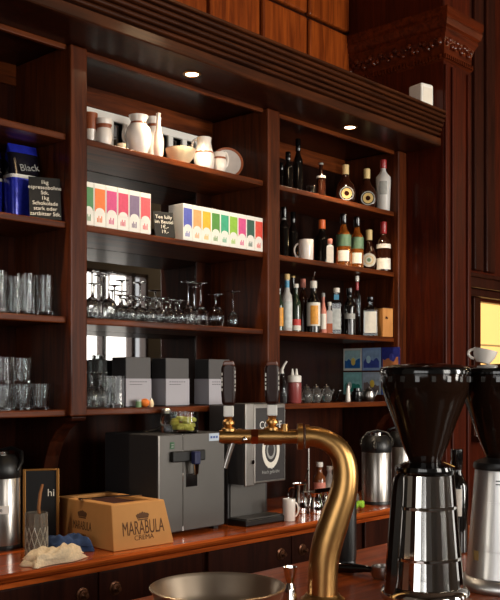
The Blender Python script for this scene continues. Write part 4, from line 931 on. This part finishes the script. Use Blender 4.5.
T = thing('steam_tap', 'thin upright steel water pipe with curved spout behind the mug', 'pipe', (px(308.5, 0.03), 0.03, TZ))
obj('pipe', MB().tube([(0,0,0.012),(0,0,0.32)], 0.0055, 10), mSteel, T)
obj('base_plate', MB().lathe([(0,0),(0.035,0),(0.035,0.01),(0.012,0.014),(0,0.014)], 20), mSteel, T)
obj('spout', MB().tube([(0,0,0.19),(-0.03,-0.02,0.20),(-0.07,-0.045,0.185),(-0.10,-0.06,0.15)], 0.004, 8), mChrome, T)
g = MB(); rnd = random.Random(9)
for k in range(16):
    g.sphere(0.014+0.006*rnd.random(), (-0.03+0.075*rnd.random(), -0.02+0.05*rnd.random(), 0.018+0.02*rnd.random()), 0.9, 10)
single('green_sponge', g, mat('lime_green', (134,178,44), 0.7, bump=0.4, vs=60), 'bright green scrunched sponge on the worktop beside the airpot', 'sponge', (px(359, -0.27), -0.255, TZ))

# ------------------------------------------------------------------ white box on the cornice
X = px(422.5, -0.16)
T = thing('white_speaker', 'small white speaker with rounded top standing on the cornice', 'speaker', (X, -0.16, CORT), math.radians(-12))
hh = hz(422, -0.2, 82)-CORT
b = MB().prism([(-0.064,-0.055),(0.03,-0.055),(0.062,-0.02),(0.062,0.055),(-0.062,0.055)], 0, hh, 'z')
obj('cabinet', b, mWhite, T, smooth=False, bev=0.012, seg=3)
obj('grille', MB().box(-0.05, 0.022, -0.0565, -0.054, 0.02, hh-0.025), mat('pale_grille', (222,214,200), 0.7), T, smooth=False)

# ------------------------------------------------------------------ on the bar: brass tap
TX, TY = 1.835, -1.655
TPt = dep(TX, TY)
TP = thing('beer_tap', 'curved brass beer tap column with two dark handles on the bar', 'tap', (TX, TY, BZ))
def tp(u, v, off=0.0):
    """a point of the tap's own upright plane, relative to its foot"""
    su = (u-318.0)/FPX*TPt
    return (RT[0]*su+FW[0]*off, RT[1]*su+FW[1]*off, (CZ-BZ)+(383-v)/FPX*TPt)
cl = [(321,599),(321,585),(321.5,570),(323,556),(326,542),(330.5,527),(335.5,512),(340.5,497),(343.3,483),(343.5,469),(340.5,456),(334,446.5),(325,440.5),(315,437),(304,436)]
wd_ = [30,30,30,30,30.5,30.5,29.5,28,26.5,25,23.5,22,21,20.5,20]
cl2 = []; w2 = []
for i in range(len(cl)-1):
    for q in range(4):
        f = q/4; p0 = cl[max(i-1,0)]; p1 = cl[i]; p2 = cl[i+1]; p3 = cl[min(i+2,len(cl)-1)]
        cr = [0.5*((2*p1[k])+(-p0[k]+p2[k])*f+(2*p0[k]-5*p1[k]+4*p2[k]-p3[k])*f*f+(-p0[k]+3*p1[k]-3*p2[k]+p3[k])*f**3) for k in range(2)]
        cl2.append(cr); w2.append(wd_[i]+(wd_[i+1]-wd_[i])*f)
cl2.append(cl[-1]); w2.append(wd_[-1])
k_ = TPt/FPX/2
obj('column', MB().tube([tp(u, v) for u, v in cl2], [w*k_ for w in w2], 32), mBrass, TP)
obj('base_flange', MB().lathe([(0,0.0),(0.056,0.0),(0.056,0.006),(0.046,0.012),(0.043,0.018),(0,0.018)], 32, (tp(321,599)[0], tp(321,599)[1], 0.0)), mBrass, TP)
def cyl(u0, u1, v, r0, r1=None, off=0): return [tp(u0, v, off), tp(u1, v, off)], [r0*k_*2, (r1 or r0)*k_*2]
for nm, u0, u1, r, m in (('collar', 295.5, 301, 13.2, mBrass), ('collar_ring', 303.5, 307.5, 12.0, mBrass), ('arm', 219.5, 297, 7.2, mBrass), ('end_cap', 217.5, 220.5, 6.3, mBrass), ('copper_nut', 249.5, 256.5, 8.4, mCopper), ('valve_ring', 236, 240, 7.8, mBrass), ('valve_body', 262, 280, 8.6, mBrass)):
    p, r_ = cyl(u0, u1, 436.5, r); obj(nm, MB().tube(p, r_, 24 if nm != 'copper_nut' else 6), m, TP, smooth=nm != 'copper_nut')
for u, vb, lab in ((227, 431, None), (270.5, 430, None)):
    x, y, z = tp(u, vb)
    neck = obj('neck', MB().lathe([(0.018,0),(0.018,0.006),(0.010,0.012),(0.016,0.018),(0.016,0.024),(0.009,0.03),(0.012,0.036),(0,0.036)], 20, (x, y, z)), mBrass, TP)
    hh = tp(u, 361)[2]-z-0.036
    sm = MB().box(-0.013, 0.013, -0.009, 0.009, 0.0, 0.028); sm.move(Matrix.Translation((x, y, z+0.036)) @ Matrix.Rotation(HEAD-PI/2, 4, 'Z'))
    h_ = MB()
    pts = [(-0.0165,0.028),(0.0165,0.028),(0.019,0.06),(0.019,hh-0.018),(0.014,hh-0.005),(0.005,hh),(-0.005,hh),(-0.014,hh-0.005),(-0.019,hh-0.018),(-0.019,0.06)]
    h_.prism(pts, -0.011, 0.011, 'y'); h_.move(Matrix.Translation((x, y, z+0.036)) @ Matrix.Rotation(HEAD-PI/2, 4, 'Z'))
    hd = obj('tap_handle', h_, mat('dark_lacquer', (40,17,10), 0.36, coat=0.1, spec=0.3), TP, smooth=True, bev=0.009, seg=4, label='dark brown tap handle')
    obj('white_ferrule', sm, mWhite, hd, smooth=False, bev=0.003)
    rnd = random.Random(int(u))
    for s in (-1, 1):
        e = MB(); zz = 0.065
        while zz < hh-0.03:
            l = 0.004+0.007*rnd.random(); e.box(s*0.0165-0.0012, s*0.0165+0.0012, -0.0118, -0.0108, zz, zz+l); zz += l+0.003+0.003*rnd.random()
        e.move(Matrix.Translation((x, y, z+0.036)) @ Matrix.Rotation(HEAD-PI/2, 4, 'Z')); obj('edge_lettering', e, mLabW, hd, smooth=False)
    c = MB().prism([(-0.0165,hh-0.012),(0.0165,hh-0.012),(0.012,hh+0.0005),(-0.012,hh+0.0005)], -0.0115, 0.0115, 'y'); c.move(Matrix.Translation((x, y, z+0.036)) @ Matrix.Rotation(HEAD-PI/2, 4, 'Z')); obj('copper_tip', c, mat('brown_tip', (98,52,32), 0.3, coat=0.4), hd, smooth=False, bev=0.003)
obj('spout', MB().tube([tp(231.5, 441), tp(228, 452), tp(223, 468)], [0.0075, 0.007, 0.0065], 12), mSteel, TP, label='grey steel spout')
obj('screw', MB().sphere(0.008, tp(243, 439, -0.018), 1, 12), mChrome, TP)
obj('shank', MB().tube([tp(283, 432), tp(283, 424)], [0.013, 0.009], 14), mBrass, TP)

# black post behind the tap
bx, by = px(345.5, -1.47), -1.47
T = thing('black_post', 'black cylindrical post with a flared foot behind the brass tap', 'post', (bx, by, BZ))
obj('post_body', MB().lathe([(0,0.03),(0.031,0.03),(0.033,0.05),(0.032,0.25),(0.028,0.27),(0,0.275)], 24), mBlack, T)
obj('foot', MB().lathe([(0,0),(0.043,0),(0.043,0.008),(0.032,0.016),(0.028,0.032),(0,0.032)], 24), mBlack, T)

# ------------------------------------------------------------------ grinders
def grinder(u, t, label, m, facets, name='coffee_grinder'):
    s = (u-250.0)/FPX; X = t*(FW[0]+s*RT[0]); Y = CY+t*(FW[1]+s*RT[1]); k = t/FPX
    T = thing(name, label, 'grinder', (X, Y, BZ), math.radians(-47), 'tall coffee grinders')
    def z(v): return CZ-BZ+(383-v)*2.37/FPX
    f = 2.37/FPX
    ft = obj('foot', MB().lathe([(0,0),(43*f,0),(44.5*f,0.008),(44*f,0.020),(40*f,0.032),(37*f,0.036),(0,0.036)], 40), m, T)
    prof = [(0,0.036)]
    def r(zz): return (37.5-(37.5-28)*((zz-0.036)/(z(474)-0.036))**0.9)*f
    for q in range(13):
        zz = 0.036+(z(474)-0.036)*q/12; prof.append((r(zz), zz))
    prof += [(24*f, z(470)), (0, z(470))]
    if facets:
        obj('housing', MB().lathe(prof, 40, flute=0.03), m, T, smooth=False)
    else:
        obj('housing', MB().lathe(prof, 44), m, T)
    for v in (506, 556):
        zz = z(v); rr = r(zz)+(0.003 if facets else 0.0008); hh = 0.0055 if facets else 0.002
        obj('ring', MB().lathe([(rr-0.004,zz-hh),(rr,zz-hh*0.6),(rr,zz+hh*0.6),(rr-0.004,zz+hh)], 40), m, T)
    obj('collar', MB().lathe([(24*f,z(474)),(29*f,z(473)),(30*f,z(470)),(29*f,z(466)),(22*f,z(463)),(17*f,z(461)),(0,z(461))], 36), mBlackG if facets else mBlack, T)
    hp = [(15.5*f,z(463)),(18*f,z(456)),(25*f,z(440)),(32*f,z(420)),(39*f,z(402)),(43*f,z(388)),(43.5*f,z(374)),(41.5*f,z(374)),(41*f,z(388)),(37*f,z(402)),(30*f,z(420)),(23*f,z(440)),(16*f,z(456)),(13.5*f,z(463)),(15.5*f,z(463))]
    h = obj('hopper', MB().lathe(hp, 44), mSmoke, T, label='smoked plastic bean hopper')
    bn = obj('coffee_beans', MB().lathe([(0,z(462)),(13*f,z(462)),(15.5*f,z(456)),(22.5*f,z(440)),(29.5*f,z(420)),(35*f,z(406)),(28*f,z(402)),(0,z(397))], 30), mBean, T); bn['kind'] = 'stuff'
    l = obj('lid', MB().lathe([(41.3*f,z(375)),(45*f,z(374.5)),(45.5*f,z(371)),(44*f,z(368)),(34*f,z(365)),(15*f,z(363.2)),(0,z(362.6))], 44), mBlackG, T)
    lm = None
    for q in range(18):
        if lm is None:
            lo_ = obj('lug', MB().box(-0.005, 0.005, 43.2*f, 44.6*f, z(382), z(376.5)), mat('lug_grey', (56,53,50), 0.25, coat=0.4), l, smooth=False); lm = lo_.data
        else:
            lo_ = bpy.data.objects.new('lug', lm); COL.objects.link(lo_); lo_.parent = l
        lo_.rotation_euler = (0, 0, 2*PI*q/18)
    return T, X, Y, f, z, r
T, GX1, GY1, f, z, r = grinder(425, 2.37, 'chrome ribbed coffee grinder with a smoked bean hopper on the bar', mChrome, True)
# chute on the side of the chrome grinder, towards the worktop
a = math.radians(158) - math.radians(-47)
ch = MB().tube([(0.104,0,0.022),(0.100,0,0.06),(0.092,0,0.16),(0.083,0,0.27),(0.079,0,0.305),(0.070,0,0.318)], [0.017,0.019,0.018,0.017,0.015,0.010], 8)
ch.move(Matrix.Rotation(a, 4, 'Z')); obj('dosing_chute', ch, mat('dark_chrome', (120,116,112), 0.1, metal=1.0), T, label='dark chrome dosing chute')
T, GX2, GY2, f, z, r = grinder(502, 2.49, 'matte aluminium coffee grinder with a smoked hopper and a cup on its lid', mAlu, False)
e = MB()
for q in (0.0, 0.009): e.arc(r(z(484))+0.0006, z(484)-q, z(484)-q+0.003, -2.05, -1.55, 8)
obj('vent_slot', e, mBlack, T)
bd = MB().arc(r(z(563))+0.0008, z(566), z(556), -2.75, -2.55, 4); obj('rating_plate', bd, mGold, T)
# cup on the second grinder's lid
cx, cy = GX2-0.052*RT[0]+0.0, GY2-0.052*RT[1]
ct = thing('espresso_cup', 'white espresso cup tipped on the lid of the aluminium grinder', 'cup', (cx, cy, BZ+z(363.5)), HEAD-PI/2)
cb = MB().lathe([(0,0),(0.018,0),(0.020,0.004),(0.029,0.018),(0.033,0.036),(0.0305,0.036),(0.026,0.018),(0.016,0.006),(0,0.006)], 28)
tilt = Matrix.Translation((0,0,0.004)) @ Matrix.Rotation(math.radians(12), 4, 'Y')
cb.move(tilt); obj('cup_body', cb, mPorc, ct)
hb_ = MB().tube([(-0.026-0.017*math.sin(PI*k/10), 0, 0.019-0.012*math.cos(PI*k/10)) for k in range(11)], 0.0042, 10); hb_.move(tilt); obj('handle', hb_, mPorc, ct)

# dark syrup bottle between the grinders
T, R, H = bottle('pump_bottle', 'dark bottle with a white label seen between the two grinders', 'bottle', 0, -1.56, 0, BZ, 0.036, 'wine', mDarkGl, mBlackG, 0.2, [(0.36,0.62,mLabW,0.42)], x=px(457, -1.56), h=0.335)
obj('side_label', MB().arc(R+0.0006, 0.40*H, 0.62*H, -PI/2-1.25, -PI/2-0.85), mLabW, T)

# ------------------------------------------------------------------ steel bowl and bits at the front
zr = 1.10; s_ = (217.5-250)/FPX; tb = 2.03
bx_, by_ = tb*(FW[0]+s_*RT[0]), CY+tb*(FW[1]+s_*RT[1])
T = thing('steel_bowl', 'wide brushed steel bowl with a rolled rim on the bar', 'bowl', (bx_, by_, BZ))
R = 0.148
obj('bowl_body', MB().lathe([(0,0),(R*0.55,0),(R*0.72,0.02),(R*0.9,0.06),(R*0.975,0.097),(R,0.1),(R*1.01,0.104),(R*0.99,0.106),(R*0.955,0.099),(R*0.87,0.06),(R*0.69,0.024),(R*0.5,0.006),(0,0.006)], 48), mat('bowl_steel', (206,186,164), 0.34, metal=1.0, vary=0.05), T)
b = MB().tube([(R*0.6*math.cos(a*0.2), R*0.6*math.sin(a*0.2), 0.022) for a in range(32)], 0.005, 8)
obj('highlight_ring', b, mChrome, T)  # chrome ring added to draw the second arc of highlight
T = thing('steel_jigger', 'small chrome jigger standing between the steel bowl and the brass tap', 'jigger', (px(290, -1.60), -1.60, BZ))
obj('jigger_body', MB().lathe([(0,0),(0.016,0),(0.017,0.004),(0.014,0.03),(0.009,0.045),(0.013,0.06),(0.018,0.085),(0.0165,0.085),(0.011,0.06),(0,0.05)], 20, flute=0.03), mChrome, T, smooth=False)
T = thing('bar_strainer', 'steel bar strainer with a black handle tip leaning left of the steel bowl', 'strainer', (px(140, -1.50), -1.50, BZ), math.radians(30))
obj('strainer_plate', MB().lathe([(0,0),(0.036,0),(0.038,0.003),(0.036,0.006),(0,0.006)], 24), mSteel, T)
obj('handle', MB().tube([(-0.034,0,0.004),(-0.06,0,0.012),(-0.10,0,0.03),(-0.14,0,0.046)], [0.007,0.008,0.010,0.010], 10), mBlackG, T)
# small dark ashtray and lever near the chrome grinder
T = thing('portafilter', 'black handled portafilter lying beside the foot of the chrome grinder', 'portafilter', (px(384, -1.62), -1.62, BZ), math.radians(100))
obj('filter_head', MB().lathe([(0,0.002),(0.032,0.002),(0.036,0.01),(0.036,0.034),(0.031,0.034),(0.029,0.012),(0,0.012)], 26), mSteel, T)
obj('handle', MB().tube([(0.034,0,0.02),(0.06,0,0.02),(0.10,0,0.017),(0.145,0,0.015)], [0.008,0.010,0.0145,0.014], 14), mBlackG, T)
